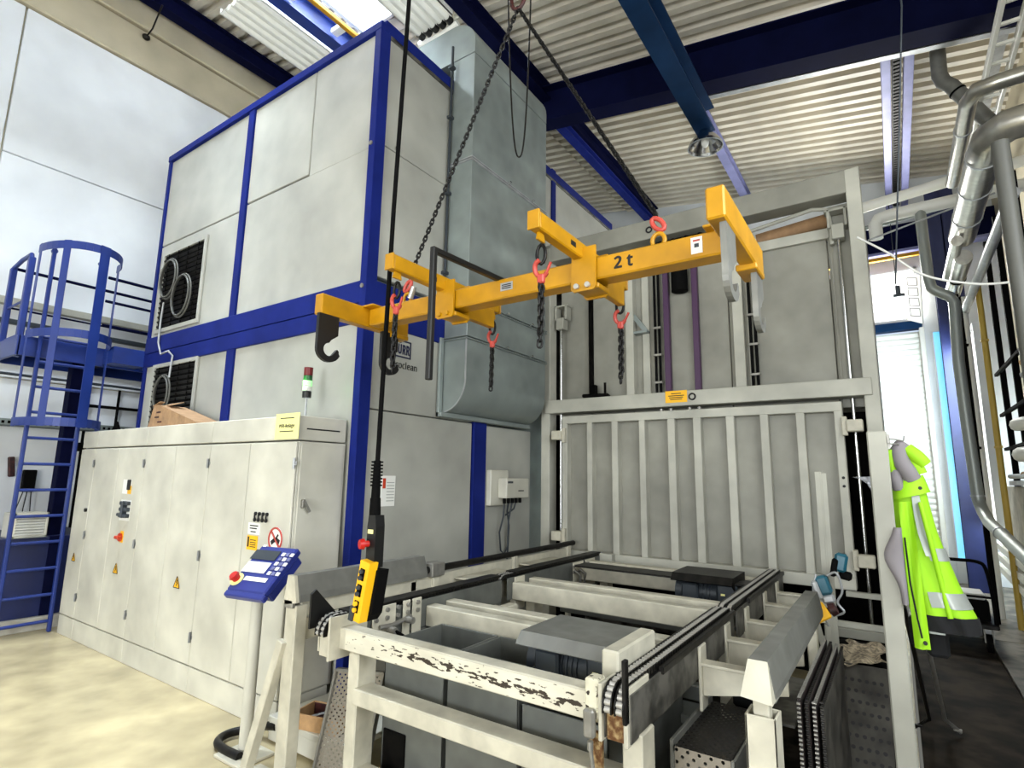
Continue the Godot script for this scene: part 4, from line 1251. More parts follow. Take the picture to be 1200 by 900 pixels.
			wd.prism([Vector2(0, 0.92), Vector2(0.0, 1.10), Vector2(0.03, 1.12), Vector2(0.16, 0.99), Vector2(0.16, 0.92)], V(-2.69, 0, z0 + 0.05), V(0, 0, -1), V(0, 1, 0), V(0.014, 0, 0))
			obj("wedge_plate", wd, mats.black, t)
			# lower front beams
			obj("lower_beam", B(V(-2.42, 0.57, -2.22), V(-0.85, 0.65, -2.1), 0.006), mats.frame_white, t)
			obj("lower_beam", B(V(-2.42, 0.18, -2.22), V(-0.85, 0.26, -2.1), 0.006), mats.frame_white, t)
			# sensor bracket group beside the left rail
			for r in [[-2.32, -2.5], [-2.56, -2.62], [-2.64, -2.72]]: obj("mount_plate", B(V(-2.545, 0.76, r[1]), V(-2.535, 0.99, r[0]), 0.003), mats.frame_white, t)
			for k in 10:
				var b := M.new()
				var p := V(-2.535, 0.965 - (k % 2) * 0.045, -2.34 - (k / 2) * 0.085)
				b.cyl(p, p + V(0.014, 0, 0), 0.013, -1, 8)
				obj("bolt", b, mats.steel, t)
			var se := M.new()
			se.tube([V(-2.52, 0.88, -2.36), V(-2.5, 0.88, -2.44), V(-2.51, 0.9, -2.6)], 0.014, 8)
			se.cyl(V(-2.51, 0.86, -2.42), V(-2.45, 0.86, -2.42), 0.02, -1, 10); se.cyl(V(-2.51, 0.89, -2.56), V(-2.45, 0.89, -2.56), 0.02, -1, 10)
			obj("sensor", se, mats.steel, t)
			var sc := M.new()
			sc.tube([V(-2.46, 0.86, -2.42), V(-2.42, 0.8, -2.5), V(-2.45, 0.74, -2.62), V(-2.5, 0.78, -2.7)], 0.012, 6)
			obj("cable", sc, mats.rubber, t)
		else:
			for r in [[-3.78, -3.92], [-4.75, -4.95], [-5.0, -5.2]]: obj("mount_plate", B(V(-2.55, 0.72, r[1]), V(-2.538, 0.965, r[0]), 0.003), mats.frame_white, t)
			for k in 8:
				var b := M.new()
				var p := V(-2.538, 0.93 - (k % 2) * 0.05, -4.74 - (k / 2) * 0.1)
				b.cyl(p, p + V(0.014, 0, 0), 0.014, -1, 8)
				obj("bolt", b, mats.steel, t)
			var se := M.new()
			for k in 3: se.tube([V(-2.53, 0.9, -4.75 - k * 0.1), V(-2.48, 0.86, -4.77 - k * 0.1), V(-2.5, 0.78, -4.8 - k * 0.1)], 0.014, 8)
			obj("sensor", se, mats.steel, t)
			obj("cover_strip", B(V(-2.45, 0.955, -4.82), V(-1.0, 0.97, -4.60), 0.002), mats.dark_steel, t)
			obj("end_block", B(V(-2.56, 0.88, -5.42), V(-2.42, 0.99, -5.34), 0.006), mats.gate_light, t)
	# gear motors under bent hoods
	for e in [["dark grey gear motor under a bent zinc hood on the near conveyor", V(-1.3, 0.8, -2.55), 1.0, "galv_dark"], ["dark grey gear motor under a dark hood near the lift door", V(-1.28, 0.8, -4.72), 0.9, "dark_steel"]]:
		var c: Vector3 = e[1]
		var t := thing("gear_motor", e[0], "motor", c, "conveyor drive motors")
		var m := M.new()
		m.cyl(c + V(-0.18, 0.06, 0.02), c + V(0.06, 0.06, 0.02), 0.09, -1, 18); m.cyl(c + V(-0.26, 0.06, 0.02), c + V(-0.18, 0.06, 0.02), 0.1, -1, 18)
		obj("motor", m, mats.motor, t)
		for k in 7:
			var f := M.new()
			f.cyl(c + V(-0.15 + k * 0.026, 0.06, 0.02), c + V(-0.144 + k * 0.026, 0.06, 0.02), 0.1, -1, 18)
			obj("fin", f, mats.motor, t)
		var g := M.new()
		g.span(c + V(0.06, -0.06, -0.09), c + V(0.22, 0.16, 0.13), 0.02)
		obj("gearbox", g, mats.motor, t)
		obj("rating_plate", B(c + V(0.1, 0.07, 0.13), c + V(0.13, 0.085, 0.132)), mats.paper_yellow, t)
		var tb := M.new()
		tb.span(c + V(-0.2, 0.0, 0.08), c + V(-0.07, 0.14, 0.15), 0.012)
		obj("terminal_box", tb, mats.motor, t)
		var h := M.new()
		h.prism([Vector2(0.22, 0.165), Vector2(0.17, 0.215), Vector2(-0.22, 0.215), Vector2(-0.22, 0.03), Vector2(-0.21, 0.03), Vector2(-0.21, 0.207), Vector2(0.166, 0.207), Vector2(0.213, 0.159)], c + V(-0.26, 0.0, 0.0), V(0, 0, 1), V(0, 1, 0), V(0.46, 0, 0))
		var ho := obj("hood", h, mats[e[3]], t)
		var hs := M.new()
		hs.prism([Vector2(0.22, 0.165), Vector2(0.17, 0.215), Vector2(-0.22, 0.215), Vector2(-0.22, 0.09), Vector2(0.1, 0.09)], c + V(0.2, 0, 0), V(0, 0, 1), V(0, 1, 0), V(0.006, 0, 0))
		obj("side_cheek", hs, mats[e[3]], ho)
	# open sheet metal tanks below the near conveyor
	var tl := ["grey sheet metal tank under the conveyor's chipped front beam, beside the left legs", "grey sheet metal tank under the chipped front beam, between the other two front tanks", "grey sheet metal tank under the chipped front beam, beside the rusty rail end", "grey sheet metal tank in the second row under the conveyor, behind the left front tank", "grey sheet metal tank in the second row under the conveyor, left of the gear motor", "grey sheet metal tank in the second row under the conveyor, below the gear motor"]
	for k in 6:
		var x := -2.38 + (k % 3) * 0.445
		var z := -2.28 - (k / 3) * 0.5
		var t := thing("tank", tl[k], "tank", V(x + 0.21, 0, z - 0.2), "grey tanks under the conveyor")
		var w := 0.43
		var dz := 0.46
		var y1: float = [0.85, 0.85, 0.73, 0.79, 0.79, 0.73][k]
		for r in [["front_sheet", V(x, 0.02, z - 0.012), V(x + w, y1, z)], ["rear_sheet", V(x, 0.02, z - dz), V(x + w, y1, z - dz + 0.012)], ["side_sheet", V(x, 0.02, z - dz), V(x + 0.01, y1, z)], ["side_sheet", V(x + w - 0.01, 0.02, z - dz), V(x + w, y1, z)], ["bottom", V(x, 0.0, z - dz), V(x + w, 0.02, z)]]:
			obj(r[0], B(r[1], r[2], 0.003), mats.tank, t)
		obj("inner_tray", B(V(x + 0.02, y1 - 0.24, z - dz + 0.02), V(x + w - 0.02, y1 - 0.22, z - 0.02)), mats.near_black if k % 2 == 0 else mats.tank, t)
		obj("divider", B(V(x + 0.02, y1 - 0.22, z - dz * 0.45), V(x + w - 0.02, y1 - 0.03, z - dz * 0.45 + 0.01)), mats.tank, t)
	# pit floor plates below
	var gp := B(V(-2.75, 0.0, -5.45), V(-0.1, 0.012, -3.35))
	tag(obj("floor_plate", gp, mats.pit), "dark floor plate below the far conveyor", "plate")
	tag(obj("drip_pan", B(V(-2.2, 0.35, -4.45), V(-1.0, 0.42, -4.05), 0.01), mats.maroon), "dark red drip pan under the far conveyor", "tray")
	tag(obj("drip_cover", B(V(-2.3, 0.45, -3.4), V(-1.0, 0.5, -3.2), 0.005), mats.tank), "grey cover strip between the two conveyors", "cover")
	tag(obj("cable_duct", B(V(-2.3, 0.55, -4.68), V(-1.05, 0.72, -4.5), 0.008), mats.plate_grey), "dark cable duct under the far conveyor", "duct")

func guard_profile(w: float, h: float, s: float) -> Array:
	# section of a guard beam: sloped outer face, folded lips
	return [Vector2(0, 0), Vector2(0.0, h), Vector2(s * w * 0.55, h), Vector2(s * w, h * 0.0 + 0.02), Vector2(s * w, -0.04), Vector2(s * (w - 0.012), -0.04), Vector2(s * (w - 0.012), 0.02), Vector2(s * w * 0.5, h - 0.012), Vector2(s * 0.012, h - 0.012), Vector2(s * 0.012, 0)]

func build_guards():
	# left guard: zinc beam on a cream post with a brace
	var t := thing("guard_rail", "zinc guard beam on a braced cream post beside the operator panel", "guard rail", V(-2.95, 0, -2.3), "guard beams beside the conveyor")
	var m := M.new()
	m.prism([Vector2(-2.99, 1.0), Vector2(-2.985, 1.06), Vector2(-2.96, 1.165), Vector2(-2.90, 1.165), Vector2(-2.865, 1.06), Vector2(-2.86, 1.02), Vector2(-2.875, 1.02), Vector2(-2.91, 1.15), Vector2(-2.95, 1.15), Vector2(-2.975, 1.0)], V(0, 0, -2.06), V(1, 0, 0), V(0, 1, 0), V(0, 0, -1.06))
	obj("beam", m, mats.galv_dark, t)
	var cap := M.new()
	cap.prism([Vector2(-2.99, 1.0), Vector2(-2.96, 1.165), Vector2(-2.90, 1.165), Vector2(-2.865, 1.02)], V(0, 0, -2.04), V(1, 0, 0), V(0, 1, 0), V(0, 0, -0.02))
	obj("end_cap", cap, mats.frame_white, t)
	obj("post", B(V(-2.99, 0, -2.14), V(-2.89, 1.0, -2.06), 0.006), mats.frame_white, t)
	obj("clip", B(V(-2.98, 0.985, -2.06), V(-2.9, 1.03, -2.04), 0.003), mats.steel, t)
	obj("post", B(V(-2.97, 0, -3.05), V(-2.9, 1.0, -2.99), 0.006), mats.frame_white, t)
	var b := M.new()
	b.bar(V(-2.98, 0.8, -2.06), V(-3.22, 0.02, -2.03), 0.055, 0.06, V(0, 0, 1), 0.004)
	obj("brace", b, mats.frame_white, t)
	obj("base_plate", B(V(-3.32, 0, -2.2), V(-2.85, 0.012, -1.95), 0.003), mats.frame_white, t)
	obj("profile", B(V(-2.93, 0.93, -5.3), V(-2.90, 1.02, -2.1), 0.004), mats.frame_white, t)
	obj("profile", B(V(-2.93, 0.80, -5.3), V(-2.90, 0.92, -2.1), 0.004), mats.frame_white, t)
	# handrail pipe behind, on its clamp
	var hr := thing("handrail", "dark round handrail running from the zinc guard beam to the lift frame", "handrail", V(-2.9, 1.05, -4.2))
	var p := M.new()
	p.cyl(V(-2.9, 1.06, -3.12), V(-2.9, 1.06, -5.42), 0.026, -1, 12)
	obj("pipe", p, mats.dark_steel, hr)
	obj("clamp", B(V(-2.95, 1.01, -3.3), V(-2.85, 1.11, -3.16), 0.008), mats.steel, hr)
	for z in [-3.24, -4.3, -5.3]: obj("support", B(V(-2.92, 0.0, z - 0.03), V(-2.88, 1.04, z + 0.03), 0.004), mats.frame_white, hr)
	for z in [-3.7, -4.6]: obj("ledge", B(V(-2.88, 0.96, z - 0.3), V(-2.70, 0.972, z + 0.25), 0.003), mats.frame_white, hr)
	# right guard: zinc beam with sloped front cap on an open cream tube
	var g := thing("guard_rail", "zinc guard beam with sloped cream front cap beside the stacked gratings", "guard rail", V(-0.43, 0, -2.8), "guard beams beside the conveyor")
	var q := M.new()
	q.prism([Vector2(-0.475, 1.04), Vector2(-0.465, 1.15), Vector2(-0.405, 1.15), Vector2(-0.385, 1.05), Vector2(-0.385, 1.025), Vector2(-0.393, 1.025), Vector2(-0.412, 1.14), Vector2(-0.458, 1.14), Vector2(-0.467, 1.04)], V(0, 0, -2.12), V(1, 0, 0), V(0, 1, 0), V(0, 0, -1.46))
	obj("beam", q, mats.galv_dark, g)
	var fc := M.new()
	var a0 := [V(-0.466, 1.15, -2.12), V(-0.404, 1.15, -2.12), V(-0.384, 1.035, -2.06), V(-0.482, 1.045, -2.06)]
	fc.quad(a0[0], a0[1], a0[2], a0[3], V(0, 0.4, 1)); fc.quad(a0[3], a0[2], V(-0.385, 1.03, -2.18), V(-0.475, 1.04, -2.18), V(0, -1, 0))
	fc.flat(a0[0], a0[3], V(-0.475, 1.04, -2.18), V(-1, 0, 0)); fc.flat(a0[1], a0[2], V(-0.385, 1.03, -2.18), V(1, 0, 0))
	obj("front_cap", fc, mats.frame_white, g)
	obj("inner_tube", B(V(-0.455, 0.7, -2.17), V(-0.405, 1.06, -2.11), 0.004), mats.frame_white, g)
	var tu := M.new()
	for r in [[-0.478, -0.47, -2.19, -2.09], [-0.39, -0.382, -2.19, -2.09], [-0.478, -0.382, -2.098, -2.09], [-0.478, -0.382, -2.19, -2.182]]: tu.span(V(r[0], 0.0, r[2]), V(r[1], 0.985, r[3]), 0.002)
	obj("post", tu, mats.frame_white, g)
	obj("post", B(V(-0.46, 0, -3.54), V(-0.41, 1.06, -3.48), 0.005), mats.frame_white, g)

func build_ladder():
	var x := -7.76
	var zn := -1.98
	var zf := -2.44
	var t := thing("ladder", "blue fixed ladder with a round safety cage at the left wall", "ladder", V(x, 0, -2.2))
	for z in [zn, zf]:
		var m := M.new()
		m.box(V(x, 2.13, z), V(0.055, 4.25, 0.035), 0.008)
		m.cyl(V(x - 0.02, 4.22, z), V(x + 0.02, 4.22, z), 0.03, -1, 12)
		obj("stile", m, mats.sky_blue, t)
	for k in 15:
		var m := M.new()
		m.cyl(V(x, 0.12 + 0.281 * k, zn), V(x, 0.12 + 0.281 * k, zf), 0.017, -1, 10)
		if 0.12 + 0.281 * k < 3.3: obj("rung", m, mats.sky_blue, t)
	# cage: hoops and flat bars
	var arc := func(f: float) -> Vector3: return V(x + 0.02 + sin(f * PI) * 0.58, 0, lerpf(zn + 0.14, zf - 0.16, 0.5 - 0.5 * cos(f * PI)))
	for y in [2.2, 3.16, 4.15]:
		var m := M.new()
		for k in 20:
			var a: Vector3 = arc.call(k / 20.0)
			var b: Vector3 = arc.call((k + 1) / 20.0)
			m.bar(a + V(0, y + 0.045, 0), b + V(0, y + 0.045, 0), 0.008, 0.09, Vector3.UP)
		obj("cage_hoop", m, mats.sky_blue, t)
	for f in [0.03, 0.27, 0.55, 0.97]:
		var p: Vector3 = arc.call(f)
		var q: Vector3 = arc.call(minf(f + 0.02, 1.0))
		var d := (q - p).normalized()
		var m := M.new()
		m.box(p + V(0, 3.22, 0), V(0.008, 2.05, 0.05 if f < 0.1 or f > 0.9 else (0.075 if f < 0.4 else 0.105)), 0.0, Basis(d.cross(Vector3.UP), Vector3.UP, -d) if false else Basis.looking_at(-d, Vector3.UP))
		obj("cage_bar", m, mats.sky_blue, t)
	# platform
	var w := thing("walkway", "blue steel walkway platform with handrails between the ladder and the washing plant", "platform", V(-8.2, 3.0, -4.0))
	obj("deck", B(V(-8.62, 3.12, -7.4), V(-7.80, 3.16, -1.82), 0.004), mats.navy, w)
	obj("fascia", B(V(-7.82, 2.98, -7.4), V(-7.79, 3.20, -1.80), 0.004), mats.sky_blue, w)
	obj("fascia", B(V(-8.64, 2.98, -7.4), V(-8.61, 3.20, -1.80), 0.004), mats.sky_blue, w)
	obj("fascia", B(V(-8.64, 2.98, -1.82), V(-7.79, 3.20, -1.79), 0.004), mats.sky_blue, w)
	for z in [-2.6, -3.4, -4.2]: obj("joist", B(V(-8.6, 3.0, z - 0.05), V(-7.82, 3.11, z + 0.05)), mats.navy, w)
	obj("link_plate", B(V(-7.80, 3.0, -3.1), V(-7.44, 3.22, -3.0), 0.004), mats.sky_blue, w)
	obj("link_plate", B(V(-7.80, 3.0, -2.94), V(-7.5, 3.2, -2.6), 0.004), mats.sky_blue, w)
	for p in [V(-8.6, 0, -1.84), V(-7.95, 0, -1.84), V(-8.6, 0, -4.4), V(-7.84, 0, -5.4)]:
		var m := M.new()
		m.span(V(p.x - 0.038, 2.98, p.z - 0.03), V(p.x + 0.038, 4.14, p.z + 0.03), 0.008)
		obj("post", m, mats.sky_blue, w)
	var r1 := M.new()
	r1.tube([V(-8.6, 4.14, -1.84), V(-8.3, 4.18, -1.84), V(-7.98, 4.18, -1.84), V(-7.95, 4.1, -1.84)], 0.024, 10)
	obj("handrail", r1, mats.sky_blue, w)
	for e in [[-8.6, 4.14, 0.02], [-8.6, 3.65, 0.012], [-7.84, 4.10, 0.02], [-7.84, 3.80, 0.018], [-7.84, 3.5, 0.014]]:
		var m := M.new()
		m.tube([V(e[0], e[1], -1.86 if e[0] < -8.0 else -2.56), V(e[0], e[1], -7.3)], e[2], 8)
		obj("handrail", m, mats.navy, w)
	obj("toe_board", B(V(-8.62, 3.16, -1.86), V(-7.9, 3.26, -1.85), 0.002), mats.sky_blue, w)
	obj("knee_rail", B(V(-8.6, 3.62, -1.85), V(-7.95, 3.645, -1.83), 0.004), mats.sky_blue, w)
	obj("column", B(V(-8.28, 0.0, -2.58), V(-8.12, 3.0, -2.42), 0.006), mats.navy, w)

func build_left_wall_things():
	var xw := -9.3
	# low blue housing at the wall with its plinth
	var h := thing("steel_housing", "low dark blue steel housing on a concrete plinth behind the ladder", "housing", V(-8.6, 0, -2.2))
	obj("plinth", B(V(-9.25, 0, -2.95), V(-7.94, 0.14, -0.4), 0.008), mats.concrete, h)
	obj("body", B(V(-9.2, 0.14, -2.9), V(-8.0, 1.0, -0.4), 0.006), mats.deep_blue, h)
	obj("rib", B(V(-8.004, 0.14, -2.5), V(-7.99, 1.0, -2.4), 0.002), mats.navy, h)
	# louvred heater on the wall
	var v := thing("louvred_heater", "cream louvred heater box on the blue housing, seen between the ladder rungs", "heater", V(-8.1, 1.0, -2.2))
	var fr := M.new()
	fr.span(V(-8.25, 1.23, -2.36), V(-7.97, 1.27, -2.03), 0.006); fr.span(V(-8.25, 1.0, -2.36), V(-7.97, 1.025, -2.03), 0.006); fr.span(V(-8.25, 1.0, -2.36), V(-7.97, 1.27, -2.335), 0.006); fr.span(V(-8.25, 1.0, -2.08), V(-7.97, 1.27, -2.03), 0.006)
	obj("frame", fr, mats.wood if false else mats.cream, v)
	obj("inside", B(V(-8.24, 1.02, -2.34), V(-8.02, 1.24, -2.06)), mats.rubber, v)
	for k in 7:
		var m := M.new()
		m.box(V(-7.985, 1.04 + k * 0.03, -2.2), V(0.035, 0.010, 0.26), 0.0, Basis(V(0, 0, 1), -0.5))
		obj("slat", m, mats.white, v)
	obj("bracket", B(V(-8.24, 1.0, -2.36), V(-7.93, 1.003, -2.04), 0.001), mats.reflector, v)
	var bx := thing("wall_socket", "black wall box with dangling leads behind the ladder", "socket box", V(-9.2, 1.45, -2.47))
	obj("body", B(V(-9.3, 1.46, -2.53), V(-9.2, 1.74, -2.4), 0.01), mats.rubber, bx)
	var ld := M.new()
	for k in 3: ld.tube([V(-9.22, 1.47, -2.42 - k * 0.04), V(-9.24, 1.25, -2.38 - k * 0.07), V(-9.26, 1.05, -2.36 - k * 0.09)], 0.006, 6)
	obj("lead", ld, mats.dark_steel, bx)
	var rc := M.new()
	rc.bar(V(-9.22, 1.9, -2.25), V(-9.22, 1.65, -2.28), 0.06, 0.07, V(1, 0, 0), 0.01)
	tag(obj("red_handle", rc, mats.maroon), "dark red handle on the left wall beside the black wall box", "handle")
	# cable tray, conduits
	var ct := thing("cable_tray", "perforated metal cable tray running along the left wall behind the ladder", "cable tray", V(-9.2, 2.28, -3.0))
	var tr := M.new()
	tr.span(V(-9.295, 2.28, -10.0), V(-9.1, 2.29, 6.0)); tr.span(V(-9.11, 2.28, -10.0), V(-9.1, 2.37, 6.0))
	obj("tray", tr, mats.zinc, ct)
	var sl := M.new()
	for k in 160: sl.span(V(-9.101, 2.31, 3.0 - k * 0.06), V(-9.098, 2.345, 3.0 - k * 0.06 + 0.03))
	obj("slots", sl, mats.near_black, ct).set_meta("kind", "stuff")
	for e in [[3.88, 0.05, "long grey shadow strip along the left wall, the upper of the two behind the cage", "gate"], [3.62, 0.03, "thin grey duct strip along the left wall, the lower of the two behind the cage", "motor"]]:  # upper strip is a wall shadow built as a grey band
		var m := M.new()
		m.span(V(-9.3, e[0] - e[1], -12.9), V(-9.2, e[0] + e[1], 6.3), 0.01)
		tag(obj("wall_strip", m, mats[e[3]]), e[2], "conduit")
	var cn := M.new()
	for y in [3.12, 2.95]: cn.cyl(V(-9.26, y, -12.9), V(-9.26, y, 6.3), 0.018, -1, 8)
	tag(obj("conduit", cn, mats.motor), "pair of thin grey conduits along the left wall below the grey strips", "conduit")
	# uprights on the wall behind the platform
	for e in [[-2.98, "thin dark vertical conduit on the left wall right of the ladder"], [-3.35, "thin dark vertical conduit on the left wall beside the washing plant"]]:
		var m := M.new()
		m.cyl(V(-9.25, 0.2, e[0]), V(-9.25, 2.9, e[0]), 0.018, -1, 8)
		m.span(V(-9.29, 2.0, e[0] - 0.05), V(-9.21, 2.12, e[0] + 0.05), 0.01)
		tag(obj("conduit", m, mats.rubber), e[1], "conduit")
	var st := M.new()
	st.span(V(-9.3, 2.62, -6.0), V(-9.26, 2.66, -3.0))
	tag(obj("rail", st, mats.rubber), "thin dark rail on the left wall below the walkway", "rail")
	# stand post between the grille and the wall
	tag(obj("flat_post", B(V(-7.46, 2.2, -3.02), V(-7.36, 3.0, -2.955), 0.004), mats.zinc_bright), "bright flat metal strip beside the lower grille, above the narrow cabinet", "strip")
	var cn2 := M.new()
	cn2.cyl(V(-7.55, 2.18, -2.75), V(-7.55, 2.32, -2.75), 0.06, 0.012, 12)
	tag(obj("black_cone", cn2, mats.rubber), "small black cone standing on the narrow cabinet's top beside the ladder cage", "cone")

func hook_shape(h: float, open_right: bool) -> Array:
	# flat C hook: shank at the top, throat opening to one side; origin at the top centre of the shank
	var p := [Vector2(-0.075, 0.0), Vector2(0.085, 0.0), Vector2(0.085, -0.13), Vector2(0.03, -0.17)]
	var c := Vector2(0.02, -0.235)
	for k in 12:
		var a := PI * 0.52 + k / 11.0 * PI * 1.22
		p.append(c + Vector2(cos(a), sin(a)) * 0.045)
	p.append(Vector2(0.085, -0.225)); p.append(Vector2(0.098, -0.235)); p.append(Vector2(0.098, -0.25))
	for k in 11:
		var a := -0.12 * PI - k / 10.0 * PI * 0.88
		p.append(c + Vector2(cos(a) * 0.095, sin(a) * 0.085))
	var s := h / 0.32
	var r := []
	for q in p: r.append(Vector2(q.x * s * (1.0 if open_right else -1.0), q.y * s))
	return r

func chain(pts: Array, pitch: float, r: float) -> M:
	# links set alternately at right angles along a polyline
	var m := M.new()
	var total := 0.0
	for i in pts.size() - 1: total += pts[i].distance_to(pts[i + 1])
	var n := int(total / pitch)
	for k in n:
		var s := (k + 0.5) * pitch
		var i := 0
		while i < pts.size() - 2 and s > pts[i].distance_to(pts[i + 1]):
			s -= pts[i].distance_to(pts[i + 1]); i += 1
		var d: Vector3 = (pts[i + 1] - pts[i]).normalized()
		var c: Vector3 = pts[i] + d * s
		var a := (V(1, 0, 0.3) if absf(d.x) < 0.9 else V(0, 1, 0)).cross(d).normalized()
		var b := d.cross(a)
		var w := a if k % 2 == 0 else b
		w = (w + (b if k % 2 == 0 else -a) * 0.6).normalized()
		var ring := []
		var hw := r * 1.75
		var hl := pitch * 0.5 + r * 1.1
		for q in 10:
			var t := TAU * q / 10.0
			ring.append(c + w * cos(t) * hw + d * (sin(t) * hw + signf(sin(t)) * (hl - hw)))
		m.tube(ring, r, 5, true)
	return m

func chain_hook(at: Vector3, parent: Node3D, up := Vector3.UP):
	# red clevis hook on a bow shackle
	var sh := M.new()
	var pts := []
	for k in 12: pts.append(at + V(cos(TAU * k / 12.0) * 0.022, -0.05 + sin(TAU * k / 12.0) * 0.045, 0))
	sh.tube(pts, 0.008, 6, true)
	obj("link", sh, mats.chain_black, parent)
	var m := M.new()
	var hk := []
	for k in 10:
		var a := PI * 0.55 + k / 9.0 * PI * 1.25
		hk.append(at + V(cos(a) * 0.032, -0.115 + sin(a) * 0.036, sin(a) * 0.01))
	m.tube(hk, 0.011, 8)
	m.tube([at + V(0.028, -0.14, 0), at + V(0.055, -0.10, 0.01)], 0.007, 6)
	m.span(at + V(-0.016, -0.185, -0.012), at + V(0.018, -0.142, 0.012), 0.006)
	obj("hook", m, mats.hook_red, parent)

func build_beam():
	var t := thing("lifting_beam", "yellow lifting beam marked 2 t with cross arms and plate hooks, hanging in mid air", "lifting beam", V(-1.65, 2.4, -2.37))
	var y0 := 2.705
	var y1 := 2.818
	obj("main_beam", B(V(-2.76, y0, -2.46), V(-0.53, y1, -2.35), 0.008), mats.yellow, t)
	for x in [-2.80, -0.47]:
		obj("end_arm", B(V(x - 0.035, y0 - 0.005, -2.72), V(x + 0.035, y1 + 0.01, -1.99), 0.007), mats.yellow, t)
		obj("gusset", B(V(x - (0.03 if x < -1.5 else 0.13), y1 + 0.0, -2.5), V(x + (0.13 if x < -1.5 else 0.03), y1 + 0.012, -2.30), 0.003), mats.yellow, t)
	obj("end_block", B(V(-2.83, y0 - 0.03, -2.70), V(-2.74, y0, -2.55), 0.005), mats.yellow, t)
	obj("end_block", B(V(-0.52, y0 - 0.03, -2.70), V(-0.43, y0, -2.52), 0.005), mats.yellow, t)
	# plate hooks, standing across the beam
	for e in [[-2.78, -1.97, "black"], [-2.78, -2.47, "black"], [-0.455, -2.02, "steel"], [-0.455, -2.56, "steel"]]:
		var m := M.new()
		m.prism(hook_shape(0.29, true), V(e[0] - 0.012, y0 - 0.001, e[1] - 0.08), V(0, 0, -1), V(0, 1, 0), V(0.024, 0, 0))
		obj("plate_hook", m, mats.black if e[2] == "black" else mats.galv_dark, t, "black plate hook" if e[2] == "black" else "bright steel plate hook")
	# clamps with bolted plates and the sliding cross arms on top
	for x in [-2.09, -1.19]:
		var c := M.new()
		c.span(V(x - 0.055, y1 + 0.002, -2.88), V(x + 0.0, y1 + 0.085, -1.93), 0.006)
		var a := obj("cross_arm", c, mats.yellow, t)
		for z in [-1.92, -2.89]: obj("arm_cap", B(V(x - 0.058, y1, z - 0.006), V(x + 0.003, y1 + 0.088, z + 0.006), 0.002), mats.yellow, a)
		obj("slot", B(V(x - 0.02, y1 + 0.03, -2.26), V(x + 0.001, y1 + 0.055, -2.21)), mats.ink, a)
		for z in [-2.335, -2.475]:
			var m := M.new()
			m.prism([Vector2(-0.065, -0.04), Vector2(-0.05, -0.055), Vector2(0.055, -0.055), Vector2(0.07, -0.04), Vector2(0.07, 0.17), Vector2(-0.03, 0.17), Vector2(-0.06, 0.15)], V(x, y0, z - 0.006), V(1, 0, 0), V(0, 1, 0), V(0, 0, 0.012))
			var p := obj("clamp_plate", m, mats.yellow, t)
			for dx in [-0.03, 0.03]:
				var b := M.new()
				b.cyl(V(x + dx, y0 - 0.03, z), V(x + dx, y0 - 0.03, z + 0.022), 0.014, -1, 10)
				obj("bolt", b, mats.chain_steel if x > -1.5 else mats.yellow, p)
		var u := M.new()
		u.span(V(x - 0.05, y0 - 0.045, -2.47), V(x + 0.08, y0 - 0.02, -2.34), 0.004)
		obj("clamp_foot", u, mats.yellow, t)
		var lug := M.new()
		lug.prism([Vector2(-0.03, 0), Vector2(0.03, 0), Vector2(0.02, 0.04), Vector2(-0.02, 0.04)], V(x - 0.035, y1 - 0.04, -2.84), V(0, 0, 1), V(0, 1, 0), V(0.012, 0, 0))
		lug.prism([Vector2(-0.03, 0), Vector2(0.03, 0), Vector2(0.02, 0.04), Vector2(-0.02, 0.04)], V(x - 0.035, y1 - 0.035, -1.98), V(0, 0, 1), V(0, 1, 0), V(0.012, 0, 0))
		obj("lug", lug, mats.yellow, t)
		var er := M.new()
		er.span(V(x - 0.02, y1 - 0.12, -2.80), V(x + 0.02, y1, -2.50), 0.004)
		obj("rear_web", er, mats.yellow, t)
	# eyes for the sling
	for x in [-2.47, -0.83]:
		var m := M.new()
		var pts := []
		for k in 14: pts.append(V(x + cos(TAU * k / 14.0) * 0.03, y1 + 0.035 + sin(TAU * k / 14.0) * 0.035, -2.405))
		m.tube(pts, 0.011, 6, true)
		obj("eye", m, mats.yellow, t)
	# bent guide handle
	var h := M.new()
	h.bar(V(-1.69, 2.17, -1.80), V(-1.69, 2.80, -1.80), 0.028, 0.028, V(1, 0, 0), 0.004)
	h.bar(V(-1.69, 2.785, -1.79), V(-1.73, 2.83, -2.41), 0.028, 0.028, V(0, 1, 0), 0.004)
	obj("handle", h, mats.black, t, "black bent guide bar")
	# markings
	lettering("2 t", V(-0.985, y0 + 0.06, -2.349), V(1, 0, 0), V(0, 1, 0), 0.06, mats.ink, t)
	var pl := obj("type_plate", B(V(-1.70, y0 + 0.04, -2.35), V(-1.62, y0 + 0.085, -2.347)), mats.zinc_bright, t, "small silver type plate")
	for r in [0.05, 0.06, 0.07]: obj("print_line", B(V(-1.69, y0 + r, -2.347), V(-1.63, y0 + r + 0.005, -2.346)), mats.ink, pl)
	var st := obj("sticker", B(V(-0.665, y0 + 0.022, -2.35), V(-0.615, y0 + 0.098, -2.347)), mats.white, t, "white sticker")
	obj("symbol", B(V(-0.65, y0 + 0.05, -2.347), V(-0.63, y0 + 0.068, -2.346)), mats.motor, st)
	obj("print_line", B(V(-0.655, y0 + 0.078, -2.347), V(-0.625, y0 + 0.086, -2.346)), mats.hook_red, st)
	# the two-legged sling from the crane hook
	var s := thing("chain_sling", "two-legged dark chain sling rising from the yellow beam to a red ring", "chain", V(-1.64, 2.85, -2.405))
	var top := V(-1.64, 4.52, -2.39)
